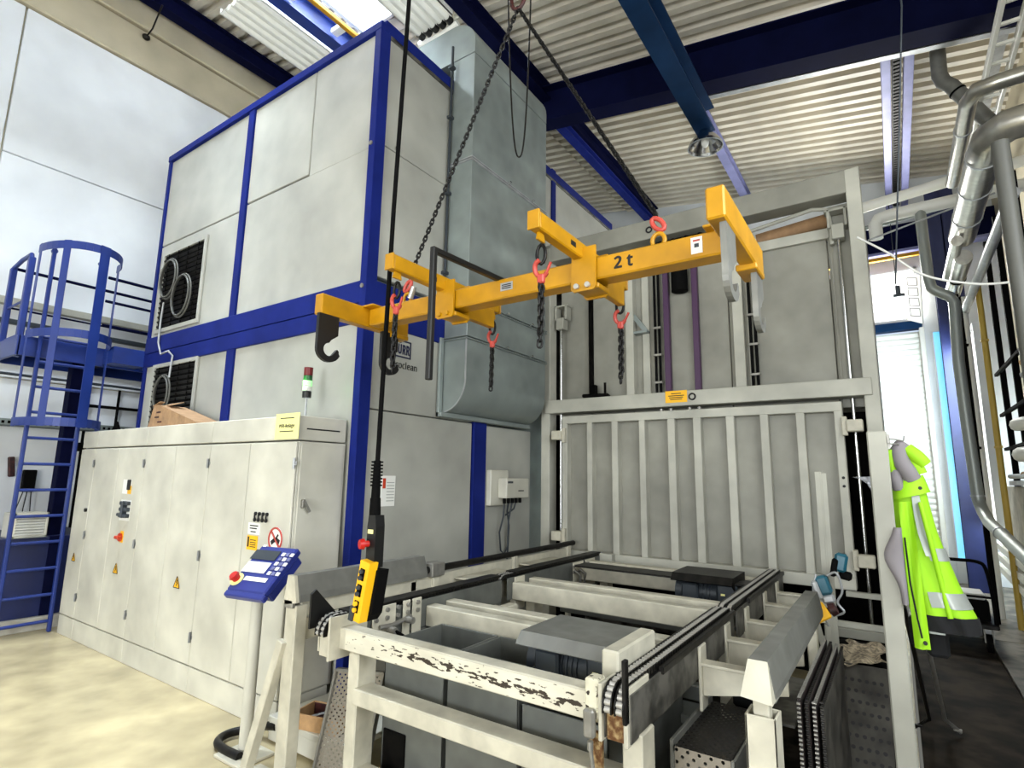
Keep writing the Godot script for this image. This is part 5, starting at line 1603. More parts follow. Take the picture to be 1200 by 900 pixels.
	for e in [V(-2.47, 2.97, -2.405), V(-0.83, 2.97, -2.405)]:
		obj("chain_leg", chain([top, e], 0.028, 0.0055), mats.chain_black, s).set_meta("kind", "stuff")
		var dd: Vector3 = (top - e).normalized()
		var hk := M.new()
		var pts := []
		for k in 12: pts.append(e + V(0, -0.035, 0) + dd * (sin(TAU * k / 12.0) * 0.038) + V(cos(TAU * k / 12.0) * 0.024, 0, 0.0))
		hk.tube(pts, 0.012, 7, true)
		obj("hook", hk, mats.hook_red, s)
	var cl := M.new()
	cl.cyl(V(-2.40, 2.83, -2.36), V(-2.37, 2.90, -2.36), 0.018, -1, 10)
	obj("tag", cl, mats.chain_steel, s)
	var ring := M.new()
	var rp := []
	for k in 16: rp.append(top + V(cos(TAU * k / 16.0) * 0.05, 0.075 + sin(TAU * k / 16.0) * 0.085, 0))
	ring.tube(rp, 0.012, 8, true)
	obj("ring", ring, mats.maroon, s)
	var ck := M.new()
	var kp := []
	for k in 12: kp.append(top + V(0, 0.19, 0) + V(0, sin(PI * 1.1 + k / 11.0 * PI * 1.3) * 0.06, cos(PI * 1.1 + k / 11.0 * PI * 1.3) * 0.06))
	ck.tube(kp, 0.02, 8)
	ck.cyl(top + V(0, 0.24, 0), V(-1.64, 6.95, -2.39), 0.02, -1, 8)
	obj("crane_hook", ck, mats.hook_red, s)
	# four short chains hanging from the cross arms
	var hl := ["short dark chain with red hook hanging in front of the pendant cable's left arm", "short dark chain with red hook hanging in front of the duct's curved bottom", "short dark chain with red hook in front of the duct's right edge", "short dark chain with red hook hanging in front of the lift frame"]
	hl[0] = "short dark chain with red hook on the yellow beam, beside the pendant cable"
	var hs := [V(-2.115, 2.79, -1.98), V(-2.115, 2.785, -2.84), V(-1.215, 2.79, -1.98), V(-1.215, 2.785, -2.84)]
	for k in 4:
		var c := thing("hanging_chain", hl[k], "chain", hs[k] + V(0, -0.55, 0), "short chains on the yellow beam")
		chain_hook(hs[k] + V(0, -0.02, 0), c)
		var b: Vector3 = hs[k] + V(0, -0.20, 0)
		var ln := [0.33, 0.30, 0.29, 0.33]
		obj("links", chain([b, b + V(-0.004, -ln[k], 0.0)], 0.026, 0.0055), mats.chain_black, c).set_meta("kind", "stuff")
		obj("links", chain([b + V(0.012, -0.02, 0.012), b + V(0.01, -ln[k] * 0.85, 0.014)], 0.026, 0.0055), mats.chain_black, c).set_meta("kind", "stuff")
	# pendant control on its cable
	var p := thing("pendant_control", "yellow and black crane pendant control hanging on a long black cable", "pendant control", V(-2.2, 1.03, -2.0))
	var cb := M.new()
	cb.tube([V(-2.13, 7.35, -2.0), V(-2.16, 4.5, -2.0), V(-2.195, 3.2, -2.0), V(-2.215, 1.75, -2.0)], 0.0125, 8)
	obj("cable", cb, mats.rubber, p)
	var bo := M.new()
	bo.cyl(V(-2.215, 1.62, -2.0), V(-2.215, 1.82, -2.0), 0.024, 0.018, 12); bo.cyl(V(-2.213, 1.54, -2.0), V(-2.215, 1.63, -2.0), 0.030, 0.027, 12)
	obj("strain_relief", bo, mats.rubber, p)
	for k in 8:
		var m := M.new()
		m.cyl(V(-2.215, 1.69 + k * 0.017, -2.0), V(-2.215, 1.698 + k * 0.017, -2.0), 0.031, -1, 12)
		obj("boot_ring", m, mats.rubber, p)
	var hd := M.new()
	hd.prism([Vector2(-0.03, 1.29), Vector2(0.032, 1.29), Vector2(0.032, 1.49), Vector2(0.024, 1.545), Vector2(-0.024, 1.545), Vector2(-0.03, 1.49)], V(-2.2, 0, -2.03), V(1, 0, 0), V(0, 1, 0), V(0, 0, 0.06))
	obj("head", hd, mats.black, p)
	var eb := M.new()
	eb.cyl(V(-2.215, 1.405, -1.97), V(-2.222, 1.405, -1.945), 0.016, -1, 14); eb.cyl(V(-2.222, 1.405, -1.945), V(-2.23, 1.405, -1.925), 0.028, 0.023, 18)
	obj("stop_button", eb, mats.red, p, "red mushroom stop button")
	obj("rating_plate", B(V(-2.222, 1.455, -1.97), V(-2.185, 1.475, -1.967)), mats.paper_yellow, p)
	# tilted yellow housing
	var d := V(-0.19, -0.98, 0.0).normalized()
	var r := V(0.98, -0.19, 0.0).normalized()
	var o := V(-2.185, 1.325, -1.965)
	var yb := M.new()
	yb.prism([Vector2(-0.034, 0.0), Vector2(0.034, 0.0), Vector2(0.034, 0.29), Vector2(-0.034, 0.29)], o + V(0, 0, -0.02), r, d, V(0, 0, 0.055))
	obj("housing", yb, mats.sign_yellow, p, "yellow housing")
	var bb := M.new()
	bb.prism([Vector2(-0.025, 0.05), Vector2(0.05, 0.035), Vector2(0.056, 0.25), Vector2(0.034, 0.29), Vector2(-0.025, 0.29)], o + V(0, 0, -0.085), r, d, V(0, 0, 0.07))
	obj("back_shell", bb, mats.rubber, p)
	for k in 3:
		var c2: Vector3 = o + d * (0.065 + k * 0.078) + r * -0.006 + V(0, 0, 0.036)
		var wl := M.new()
		wl.box(c2, V(0.034, 0.058, 0.006), 0.004, Basis(r, -d, V(0, 0, 1)))
		obj("button_well", wl, mats.near_black, p)
		var bt := M.new()
		for s2 in [-0.015, 0.015]: bt.cyl(c2 + d * s2, c2 + d * s2 + V(0, 0, 0.014), 0.011, -1, 12)
		obj("button", bt, mats.motor if k < 2 else mats.sign_yellow, p)
	var gr := M.new()
	gr.prism([Vector2(-0.037, 0.225), Vector2(-0.006, 0.22), Vector2(-0.01, 0.293), Vector2(-0.037, 0.293)], o + V(0, 0, 0.034), r, d, V(0, 0, 0.012))
	obj("grip_pad", gr, mats.motor, p)

func build_front_things():
	# operator panel on its pole
	var t := thing("operator_panel", "blue operator panel with keypad and red stop button on a pale pole", "control panel", V(-3.47, 0, -2.2))
	var po := M.new()
	po.cyl(V(-3.50, 0.02, -2.2), V(-3.50, 1.03, -2.2), 0.038, -1, 18)
	obj("pole", po, mats.cream, t)
	obj("base_plate", B(V(-3.64, 0.0, -2.32), V(-3.36, 0.02, -2.08), 0.004), mats.frame_white, t)
	# tilted desk: plane through the measured corners
	var c := V(-3.385, 1.13, -2.16)
	var u := V(0.87, 0.01, -0.12).normalized()   # along the lower edge
	var n := V(-0.30, 0.66, 0.70)
	n = (n - u * n.dot(u)).normalized()
	var w := n.cross(u).normalized()              # up the slope
	var bas := Basis(u, w, n)
	var bd := M.new()
	bd.box(c, V(0.34, 0.345, 0.05), 0.01, bas)
	bd.box(c - n * 0.06, V(0.30, 0.30, 0.07), 0.01, bas)
	obj("housing", bd, mats.panel_blue, t)
	var nz := M.new()
	nz.box(c - w * 0.185 + n * 0.0 - n * 0.006, V(0.35, 0.04, 0.045), 0.008, bas)
	obj("wrist_edge", nz, mats.panel_blue, t)
	var put := func(x: float, y: float, sx: float, sy: float, h: float) -> M:
		var m := M.new()
		m.box(c + u * x + w * y + n * (0.028 + h * 0.5), V(sx, sy, h), 0.001, bas)
		return m
	obj("display", put.call(-0.06, 0.095, 0.23, 0.075, 0.003), mats.motor, t)
	obj("label_sheet", put.call(-0.055, 0.0, 0.21, 0.08, 0.003), mats.white, t, "white label field")
	obj("label_sheet", put.call(0.02, -0.085, 0.20, 0.03, 0.003), mats.white, t, "white label field")
	obj("logo_spot", put.call(-0.13, 0.165, 0.03, 0.015, 0.003), mats.white, t)
	for i in 5:
		for j in 3: obj("key", put.call(0.095 + j * 0.038, 0.11 - i * 0.036, 0.028, 0.024, 0.006), mats.white if (i + j) % 2 == 0 else mats.lavender, t)
	var col := M.new()
	col.cyl(c + u * -0.135 + w * -0.10 + n * 0.027, c + u * -0.135 + w * -0.10 + n * 0.034, 0.045, -1, 18)
	obj("button_collar", col, mats.paper_yellow, t)
	var sb := M.new()
	sb.cyl(c + u * -0.135 + w * -0.10 + n * 0.03, c + u * -0.135 + w * -0.10 + n * 0.06, 0.025, -1, 16); sb.cyl(c + u * -0.135 + w * -0.10 + n * 0.06, c + u * -0.135 + w * -0.10 + n * 0.075, 0.034, 0.026, 18)
	obj("stop_button", sb, mats.red, t, "red stop button")
	# hose behind the pole
	var hs := M.new()
	var pts := []
	for k in 21:
		var a := -0.3 * PI + k / 20.0 * PI * 1.3
		pts.append(V(-3.72 + 0.10 * cos(a + PI * 0.5) + k * 0.006, 0.05, -2.28 - 0.05 + 0.12 * sin(a + PI * 0.5)))
	pts = [V(-3.45, 0.032, -2.14), V(-3.6, 0.032, -2.135), V(-3.72, 0.032, -2.15), V(-3.785, 0.032, -2.20), V(-3.80, 0.034, -2.27), V(-3.76, 0.04, -2.34), V(-3.68, 0.06, -2.385), V(-3.58, 0.09, -2.4), V(-3.48, 0.11, -2.4)]
	hs.tube(smooth_path(pts, 5), 0.026, 12)
	var ho := obj("hose", hs, mats.dark_steel)
	tag(ho, "dark flexible hose curled on the floor behind the panel pole", "hose")
	# wooden tray with a scoop on a ledge
	tag(obj("ledge_plate", B(V(-3.55, 0.13, -2.88), V(-2.78, 0.17, -2.38), 0.004), mats.cream), "cream ledge under the wooden tray", "ledge")
	tag(obj("ledge_skirt", B(V(-3.55, 0.02, -2.42), V(-2.78, 0.13, -2.39), 0.004), mats.cream), "cream skirt board below the ledge with the wooden tray", "board")
	var tr := thing("wooden_tray", "small wooden tray with dark red lining behind the guard post", "tray", V(-3.12, 0.17, -2.5))
	var bs := Basis(V(0, 1, 0), 0.25)
	var o := V(-3.12, 0.17, -2.5)
	for e in [["bottom", V(0, 0.006, 0), V(0.34, 0.012, 0.2), "maroon"], ["side", V(0, 0.045, 0.1), V(0.34, 0.09, 0.012), "wood"], ["side", V(0, 0.045, -0.1), V(0.34, 0.09, 0.012), "wood"], ["side", V(0.17, 0.045, 0), V(0.012, 0.09, 0.2), "wood"], ["side", V(-0.17, 0.045, 0), V(0.012, 0.09, 0.2), "wood"], ["lining", V(0, 0.05, -0.09), V(0.32, 0.07, 0.004), "maroon"], ["lining", V(0.16, 0.05, 0), V(0.004, 0.07, 0.18), "maroon"]]:
		var m := M.new()
		m.box(o + bs * e[1], e[2], 0.002, bs)
		obj(e[0], m, mats[e[3]], tr)
	var sc := M.new()
	sc.box(o + V(-0.05, 0.06, 0.02), V(0.16, 0.006, 0.08), 0.002, Basis(V(0, 0, 1), 0.35) * bs)
	sc.box(o + V(0.05, 0.075, 0.0), V(0.08, 0.012, 0.02), 0.003, Basis(V(0, 0, 1), 0.2) * bs)
	tag(obj("scoop", sc, mats.zinc_bright), "small bright metal scoop lying in the wooden tray", "scoop")
	var lp := M.new()
	var lpp := []
	for k in 12: lpp.append(V(-3.07 + cos(TAU * k / 12.0) * 0.022, 0.20 + sin(TAU * k / 12.0) * 0.03, -2.66))
	lp.tube(lpp, 0.008, 6, true)
	tag(obj("wire_loop", lp, mats.rubber), "small black wire loop behind the wooden tray", "loop")
	# perforated sheet leaning beside the left legs
	var ps := thing("perforated_sheet", "light perforated metal panel leaning beside the conveyor's left leg", "panel", V(-2.75, 0.0, -2.3))
	var sh := M.new()
	var a := V(-2.90, 0.02, -2.26)
	var b := V(-2.58, 0.02, -2.34)
	var cc := V(-2.52, 0.62, -2.42)
	var dd := V(-2.84, 0.60, -2.34)
	sh.uvquad(a, b, cc, dd, V(0, 0.2, 1).normalized(), Vector2(9, 17))
	obj("sheet", sh, mats.holes_light, ps)
	var ed := M.new()
	ed.bar(a, dd, 0.016, 0.03, V(0, 0, 1)); ed.bar(dd, cc, 0.016, 0.03, V(0, 0, 1)); ed.bar(a, b, 0.016, 0.03, V(0, 0, 1)); ed.bar(b, cc, 0.016, 0.03, V(0, 0, 1))
	obj("rim", ed, mats.steel, ps)
	tag(obj("grating_stack", B(V(-2.36, 0.02, -2.34), V(-2.20, 0.42, -2.27), 0.004), mats.near_black), "dark rough slab standing behind the conveyor's left leg", "slab")
	# perforated step box right of the conveyor
	var st := thing("perforated_step", "perforated metal step box beside the conveyor's dark side plate", "step", V(-0.77, 0, -2.85))
	var top := M.new()
	top.uvquad(V(-0.88, 0.62, -2.55), V(-0.64, 0.62, -2.55), V(-0.64, 0.62, -3.15), V(-0.88, 0.62, -3.15), V(0, 1, 0), Vector2(7, 15))
	obj("tread", top, mats.holes_dark, st)
	var fr := M.new()
	fr.uvquad(V(-0.88, 0.0, -2.548), V(-0.64, 0.0, -2.548), V(-0.64, 0.62, -2.548), V(-0.88, 0.62, -2.548), V(0, 0, 1), Vector2(5, 13))
	obj("riser", fr, mats.holes_light, st)
	var ri := M.new()
	ri.span(V(-0.892, 0.0, -2.56), V(-0.876, 0.63, -2.53), 0.003); ri.span(V(-0.645, 0.0, -2.56), V(-0.63, 0.625, -2.54), 0.003); ri.span(V(-0.892, 0.60, -3.16), V(-0.876, 0.65, -2.53), 0.003); ri.span(V(-0.645, 0.0, -3.16), V(-0.63, 0.62, -2.55))
	ri.span(V(-0.88, 0.0, -3.15), V(-0.64, 0.55, -2.62))
	obj("edge", ri, mats.galv_dark, st)
	tag(obj("cover_plate", B(V(-0.84, 0.56, -3.95), V(-0.50, 0.575, -3.2), 0.003), mats.plate_grey), "flat dark cover plate behind the perforated step", "plate")
	tag(obj("black_bin", B(V(-0.80, 0.58, -3.45), V(-0.66, 0.74, -3.25), 0.012), mats.rubber), "black box under the outriggers beside the conveyor", "box")
	var pk := M.new()
	pk.box(V(-0.70, 0.76, -3.35), V(0.10, 0.012, 0.12), 0.0, Basis(V(0, 0, 1), 0.4))
	tag(obj("white_cloth", pk, mats.white), "small white cloth on the black box under the outriggers", "cloth")
	# stacked gratings leaning on the guard
	var gl := ["dark grating leaning against the right guard beam, innermost of the four", "dark grating second from the right guard beam", "dark grating third from the right guard beam", "dark steel grating with smooth outer plate, outermost of the stack on the right guard"]
	for k in 4:
		var x := -0.372 + k * 0.023
		var gt := thing("grating", gl[k], "grating", V(x, 0.0, -2.9), "gratings leaning on the right guard")
		var y1 := 0.95 - k * 0.012
		var z0 := -2.44 - k * 0.02
		var m := M.new()
		m.span(V(x, 0.0, -3.40), V(x + 0.014, y1, z0), 0.003)
		obj("sheet", m, mats.plate_dark if k == 3 else mats.maroon_dark, gt)
		var tz := M.new()
		for j in 60: tz.cyl(V(x + 0.001, 0.02 + j * 0.0155, z0 + 0.002), V(x + 0.013, 0.02 + j * 0.0155, z0 + 0.002), 0.005, -1, 6)
		for j in 50: tz.cyl(V(x + 0.001, y1, z0 - 0.02 - j * 0.019), V(x + 0.013, y1, z0 - 0.02 - j * 0.019), 0.004, -1, 6)
		obj("edge_beads", tz, mats.steel if k % 2 == 0 else mats.dark_steel, gt).set_meta("kind", "stuff")

func smooth_path(p: Array, n: int) -> Array:
	var r := []
	for i in p.size() - 1:
		for k in n:
			var t := float(k) / n
			var a: Vector3 = p[maxi(i - 1, 0)]
			var b: Vector3 = p[i]
			var c: Vector3 = p[i + 1]
			var d: Vector3 = p[mini(i + 2, p.size() - 1)]
			r.append(b.cubic_interpolate(c, a, d, t))
	r.append(p[-1])
	return r

const JACKET := [[1.906, 0.03, 0.075], [1.88, 0.0, 0.1], [1.853, -0.012, 0.116], [1.787, -0.014, 0.107], [1.746, -0.011, 0.107], [1.696, -0.028, 0.115], [1.607, -0.039, 0.127], [1.526, -0.039, 0.139], [1.448, -0.028, 0.158], [1.371, -0.011, 0.179], [1.294, -0.004, 0.2], [1.218, -0.001, 0.226], [1.158, 0.004, 0.253], [1.116, 0.029, 0.258], [1.095, 0.04, 0.256]]

func jacket_at(y: float, a: float, grow := 0.0) -> Vector3:
	# a point on the hanging jacket: a runs round the body, folds deepen towards the hem
	var i := 0
	while i < JACKET.size() - 2 and y < JACKET[i + 1][0]: i += 1
	var t := clampf((JACKET[i][0] - y) / maxf(JACKET[i][0] - JACKET[i + 1][0], 0.001), 0.0, 1.0)
	var l: float = lerpf(JACKET[i][1], JACKET[i + 1][1], t)
	var r: float = lerpf(JACKET[i][2], JACKET[i + 1][2], t)
	var down := clampf((1.75 - y) / 0.65, 0.0, 1.0)
	var dz := lerpf(0.055, 0.085, down)
	var f := 1.0 + (0.10 * sin(a * 5.0 + y * 3.0) + 0.06 * sin(a * 9.0 - y * 7.0)) * (0.25 + down)
	var cx := (l + r) * 0.5
	return V(cx + cos(a) * ((r - l) * 0.5 + grow), y, -3.3 + sin(a) * (dz * f + grow))

func jacket_patch(y0: float, y1: float, a0: float, a1: float, grow: float, n := 18, rows := 12) -> M:
	var m := M.new()
	var s := []
	for i in rows + 1:
		var row := []
		for k in n + 1: row.append(jacket_at(lerpf(y0, y1, float(i) / rows), lerpf(a0, a1, float(k) / n), grow))
		s.append(row)
	m.sheet(s)
	return m

func build_right_things():
	# the slim post in front of the lift frame, with a coat hook
	var t := thing("slim_post", "slim grey steel post standing in front of the lift frame, holding the yellow jacket", "post", V(-0.05, 0, -3.1))
	obj("tube", B(V(-0.098, 0.0, -3.16), V(-0.018, 1.985, -3.1), 0.006), mats.gate, t)
	var hk := M.new()
	hk.tube([V(-0.02, 1.955, -3.2), V(0.02, 1.95, -3.22), V(0.045, 1.945, -3.24), V(0.05, 1.97, -3.24)], 0.004, 6)
	hk.tube([V(-0.02, 1.93, -3.2), V(0.02, 1.93, -3.22), V(0.04, 1.9, -3.26)], 0.004, 6)
	hk.span(V(-0.02, 1.9, -3.17), V(-0.008, 1.97, -3.12), 0.002)
	hk.span(V(-0.02, 1.925, -3.22), V(-0.01, 1.96, -3.1), 0.002)
	obj("coat_hook", hk, mats.steel, t)
	obj("foot_plate", B(V(-0.14, 0, -3.2), V(0.02, 0.012, -3.04), 0.003), mats.gate_light, t)
	# high visibility jacket
	var j := thing("safety_jacket", "bright yellow-green high-visibility jacket with grey bands hanging on the slim post", "jacket", V(0.08, 1.05, -3.3))
	var body := jacket_patch(1.72, 1.12, 0.0, TAU, 0.0, 40, 20)
	obj("body", body, mats.hivis, j)
	obj("hem", jacket_patch(1.165, 1.095, -0.35, PI * 0.80, 0.004, 24, 3), mats.dark_cloth, j)
	obj("reflective_band", jacket_patch(1.455, 1.40, -0.1, PI * 0.42, 0.005, 14, 2), mats.reflector, j)
	obj("reflective_band", jacket_patch(1.42, 1.36, PI * 0.66, PI * 1.0, 0.005, 10, 2), mats.reflector, j)
	obj("reflective_band", jacket_patch(1.265, 1.20, -0.1, PI * 0.58, 0.005, 14, 2), mats.reflector, j)
	obj("reflective_band", jacket_patch(1.69, 1.42, PI * 0.34, PI * 0.46, 0.013, 4, 8), mats.reflector, j)
	obj("reflective_band", jacket_patch(1.34, 1.25, PI * 0.62, PI * 0.67, 0.008, 3, 4), mats.reflector, j)
	# front edge flap that hangs lower, with its zip
	var fl := M.new()
	var rows := []
	for i in 14:
		var y := lerpf(1.66, 1.02, i / 13.0)
		var row := []
		for k in 5:
			var x := lerpf(lerpf(0.0, 0.01, i / 13.0), lerpf(0.05, 0.068, i / 13.0), k / 4.0)
			row.append(V(x, y, -3.21 + 0.012 * sin(k * 1.6 + i * 0.4) + 0.015 * i / 13.0))
		rows.append(row)
	fl.sheet(rows)
	obj("front_flap", fl, mats.hivis, j)
	var zp := M.new()
	zp.tube([V(0.012, 1.5, -3.19), V(0.016, 1.3, -3.182), V(0.03, 1.15, -3.18), V(0.04, 1.07, -3.178)], 0.004, 6)
	obj("zip", zp, mats.dark_cloth, j)
	for q in [V(0.05, 1.05, -3.19), V(0.09, 1.725, -3.235)]:
		var sn := M.new()
		sn.cyl(q, q + V(0, 0, 0.014), 0.008, -1, 10)
		obj("snap", sn, mats.ink, j)
	var fold := M.new()
	for e in [[0.085, 0.15]]:
		var pts := []
		for k in 10: pts.append(V(lerpf(e[0], e[1], k / 9.0), lerpf(1.66, 1.16, k / 9.0), -3.222 + 0.012 * sin(k * 0.7)))
		fold.tube(pts, 0.011, 7)
	obj("fold", fold, mats.hivis, j)
	# collar and hood
	var co := M.new()
	var cr := []
	for i in 7:
		var row := []
		for k in 21:
			var a := lerpf(-0.5, PI * 1.1, k / 20.0)
			var y := lerpf(1.765, 1.685, i / 6.0)
			row.append(V(0.05 + cos(a) * (0.058 + 0.022 * i / 6.0), y + cos(a) * 0.022, -3.29 + sin(a) * (0.062 + 0.02 * i / 6.0)))
		cr.append(row)
	co.sheet(cr)
	obj("collar", co, mats.hivis, j)
	for e in [[V(-0.012, 1.90, -3.25), V(-0.018, 1.845, -3.24), V(-0.01, 1.79, -3.25), 0.024], [V(0.055, 1.905, -3.26), V(0.09, 1.87, -3.25), V(0.115, 1.835, -3.26), 0.032], [V(0.06, 1.88, -3.27), V(0.085, 1.83, -3.26), V(0.10, 1.79, -3.26), 0.026]]:
		var hd := M.new()
		hd.tube(smooth_path([e[0], e[1], e[2]], 5), e[3], 10)
		obj("hood_fold", hd, mats.hivis, j)
	var li := M.new()
	li.tube(smooth_path([V(0.04, 1.925, -3.27), V(0.022, 1.89, -3.25), V(0.03, 1.84, -3.24), V(0.05, 1.80, -3.24), V(0.065, 1.765, -3.25)], 5), 0.036, 12)
	li.tube(smooth_path([V(0.0, 1.8, -3.25), V(0.0, 1.76, -3.24), V(0.01, 1.72, -3.25)], 4), 0.028, 10)
	obj("lining", li, mats.grey_cloth, j)
	# grey garment behind it and a black bag below
	var gg := M.new()
	var gr := []
	for i in 12:
		var row := []
		var y := lerpf(1.55, 1.22, i / 11.0)
		for k in 8:
			var a := lerpf(0.0, PI, k / 7.0)
			var bulge := 0.05 * exp(-pow((y - 1.42) / 0.09, 2.0))
			row.append(V(-0.008 + cos(a) * (0.012 + bulge * 0.5) - bulge * 0.55, y, -3.095 + sin(a) * 0.025 + 0.006 * sin(y * 30.0)))
		gr.append(row)
	gg.sheet(gr)
	tag(obj("grey_garment", gg, mats.grey_cloth), "grey garment hanging beside the post under the high-visibility jacket", "garment")
	var bg := M.new()
	bg.box(V(0.10, 1.02, -3.36), V(0.085, 0.12, 0.06), 0.015)
	bg.box(V(0.02, 1.06, -3.36), V(0.05, 0.14, 0.06), 0.015)
	bg.span(V(0.04, 1.06, -3.4), V(0.12, 1.6, -3.36), 0.01)
	tag(obj("black_bag", bg, mats.dark_cloth), "black bag hanging below the hem of the high-visibility jacket", "bag")
	tag(obj("reflective_strip", B(V(0.07, 1.065, -3.325), V(0.13, 1.10, -3.32), 0.001), mats.reflector), "grey reflective strip on the black bag under the jacket", "strip")
	# crumpled clear film on the post
	var pf := M.new()
	var pr := []
	for i in 6:
		var row := []
		for k in 5:
			var s := k / 4.0
			var tt := i / 5.0
			row.append(V(lerpf(-0.17 + 0.10 * tt, -0.095, s), lerpf(1.77 - 0.01 * s, 1.75 - 0.13 * s, tt) + 0.015 * s, -3.12 + 0.02 * sin(i * 2.1 + k * 1.7)))
		pr.append(row)
	pf.sheet(pr)
	tag(obj("plastic_film", pf, mats.plastic_film), "scrap of crumpled clear plastic film stuck to the slim post", "plastic film")
	# hooked rods leaning behind the post
	for e in [["dark hooked rod with a short foot, leaning behind the slim post, nearest to it", V(-0.02, 1.1, -3.75), V(0.06, 0.08, -5.25), V(-0.03, 0.04, -5.15), 0.012], ["long hooked scraper rod with a bent shiny foot, leaning out onto the aisle floor", V(0.05, 1.05, -3.85), V(0.15, 0.10, -5.25), V(0.235, 0.025, -5.28), 0.013]]:
		var m := M.new()
		m.tube([e[1], e[2], e[3]], e[4], 8)
		m.box((e[3] as Vector3).lerp(e[2], 0.2), V(0.05, 0.014, 0.03), 0.003)
		tag(obj("scraper_rod", m, mats.steel if e[4] > 0.0125 else mats.dark_steel), e[0], "rod", "hooked rods")
	# dark perforated plates and rag between gratings and post
	var pl := [["dark perforated plate lying tilted behind the slim post, near the rag", V(-0.27, 0.42, -3.82), 0.8], ["dark perforated plate below the tilted one, nearer the camera", V(-0.27, 0.12, -3.36), 0.32]]
	for k in 2:
		var pt := thing("perforated_plate", pl[k][0], "plate", pl[k][1], "dark perforated plates")
		var bas := Basis(V(1, 0, 0), pl[k][2])
		var m := M.new()
		m.box(pl[k][1], V(0.30, 0.012, 0.72 if k == 0 else 0.55), 0.003, bas)
		obj("plate", m, mats.plate_dark, pt)
		var hl := M.new()
		for i in 6:
			for q in 9:
				var c: Vector3 = pl[k][1] + bas * V(-0.07 + i * 0.036 + (q % 2) * 0.018, 0.0062, -0.26 + q * 0.062)
				hl.cyl(c, c + bas * V(0, 0.0012, 0), 0.011, -1, 8)
		obj("holes", hl, mats.ink, pt).set_meta("kind", "stuff")
	tag(obj("plate_stack", B(V(-0.5, 0.0, -5.3), V(-0.12, 0.30, -3.9), 0.01), mats.near_black), "dark stack of plates under the perforated plates beside the lift frame", "plates")
	var rg := M.new()
	var rr := []
	for i in 9:
		var row := []
		for k in 9:
			var x := lerpf(-0.37, -0.14, k / 8.0)
			var z := lerpf(-4.55, -4.05, i / 8.0)
			row.append(V(x + 0.03 * sin(i * 1.1), 0.695 + 0.015 * sin(k * 1.3 + i * 0.5) + 0.012 * sin(k * 0.6 - i * 1.1), z + 0.05 * sin(k * 0.8)))
		rr.append(row)
	rg.sheet(rr)
	tag(obj("rag", rg, mats.rag), "crumpled beige rag lying on the dark ledge beside the slim post", "rag")
	tag(obj("ledge_box", B(V(-0.42, 0.3, -4.7), V(-0.12, 0.67, -4.08), 0.012), mats.near_black), "dark box ledge carrying the beige rag beside the slim post", "box")
	var lf := thing("support_frame", "low dark steel frame at the foot of the lift door's right side", "frame", V(-0.3, 0, -4.95))
	for r in [[V(-0.5, 0.75, -4.7), V(-0.12, 0.79, -4.66)], [V(-0.5, 0.55, -5.3), V(-0.12, 0.62, -5.25)], [V(-0.14, 0.0, -4.7), V(-0.11, 0.79, -4.66)], [V(-0.5, 0.0, -4.7), V(-0.46, 0.79, -4.66)], [V(-0.40, 0.85, -5.35), V(-0.12, 0.89, -5.3)]]: obj("bar", B(r[0], r[1], 0.004), mats.gate, lf)
	# light sensors on the upright angle
	var an := thing("sensor_upright", "slender zinc angle upright with teal light sensors beside the right guard beam", "sensor post", V(-0.42, 0, -4.2))
	var am := M.new()
	am.span(V(-0.442, 0.0, -4.215), V(-0.412, 1.81, -4.205), 0.001); am.span(V(-0.412, 0.0, -4.25), V(-0.402, 1.81, -4.205), 0.001); am.span(V(-0.402, 0.0, -4.215), V(-0.375, 1.80, -4.205), 0.001)
	obj("angle", am, mats.gate, an)
	for q in [[V(-0.405, 1.14, -3.9), 0.3], [V(-0.32, 1.26, -4.05), -0.2]]:
		var bas := Basis(V(0, 0, 1), q[1])
		var s := M.new()
		s.box(q[0], V(0.07, 0.11, 0.07), 0.014, bas)
		var so := obj("sensor", s, mats.teal, an)
		var m := M.new()
		m.box(q[0] + V(-0.035, -0.03, 0.02), V(0.035, 0.11, 0.05), 0.01, bas)
		m.box(q[0] + V(0.02, -0.075, 0.0), V(0.07, 0.05, 0.05), 0.012, bas)
		obj("mount", m, mats.zinc_bright if q[1] > 0.0 else mats.rubber, so)
	var cb := M.new()
	cb.tube(smooth_path([V(-0.38, 1.2, -3.88), V(-0.33, 1.22, -3.86), V(-0.31, 1.12, -3.88), V(-0.34, 1.05, -3.9), V(-0.31, 1.0, -3.9), V(-0.36, 0.97, -3.92)], 5), 0.007, 6)
	obj("cable", cb, mats.zinc_bright, an)
	cb = M.new()
	cb.tube(smooth_path([V(-0.44, 1.2, -3.88), V(-0.46, 1.1, -3.88), V(-0.44, 1.02, -3.9), V(-0.4, 0.9, -3.95)], 5), 0.007, 6)
	obj("cable", cb, mats.zinc_bright, an)
	# yellow emergency stop box
	var es := thing("emergency_stop", "yellow emergency stop box with red button under the teal sensors", "switch", V(-0.44, 0.9, -3.85))
	var eb := M.new()
	var ebas := Basis(V(0, 0, 1), 0.55) * Basis(V(0, 1, 0), 0.3)
	eb.box(V(-0.43, 0.995, -3.82), V(0.09, 0.095, 0.06), 0.008, ebas)
	obj("box", eb, mats.sign_yellow, es)
	var er := M.new()
	er.cyl(V(-0.395, 1.0, -3.85), V(-0.375, 1.01, -3.85), 0.02, -1, 12); er.cyl(V(-0.375, 1.01, -3.85), V(-0.345, 1.025, -3.85), 0.038, 0.032, 14)
	obj("button", er, mats.maroon, es, "red mushroom button")
	var eh := M.new()
	eh.bar(V(-0.46, 0.96, -3.87), V(-0.43, 0.80, -3.9), 0.03, 0.012, V(0, 0, 1)); eh.bar(V(-0.44, 0.99, -3.88), V(-0.44, 1.0, -3.72), 0.02, 0.02)
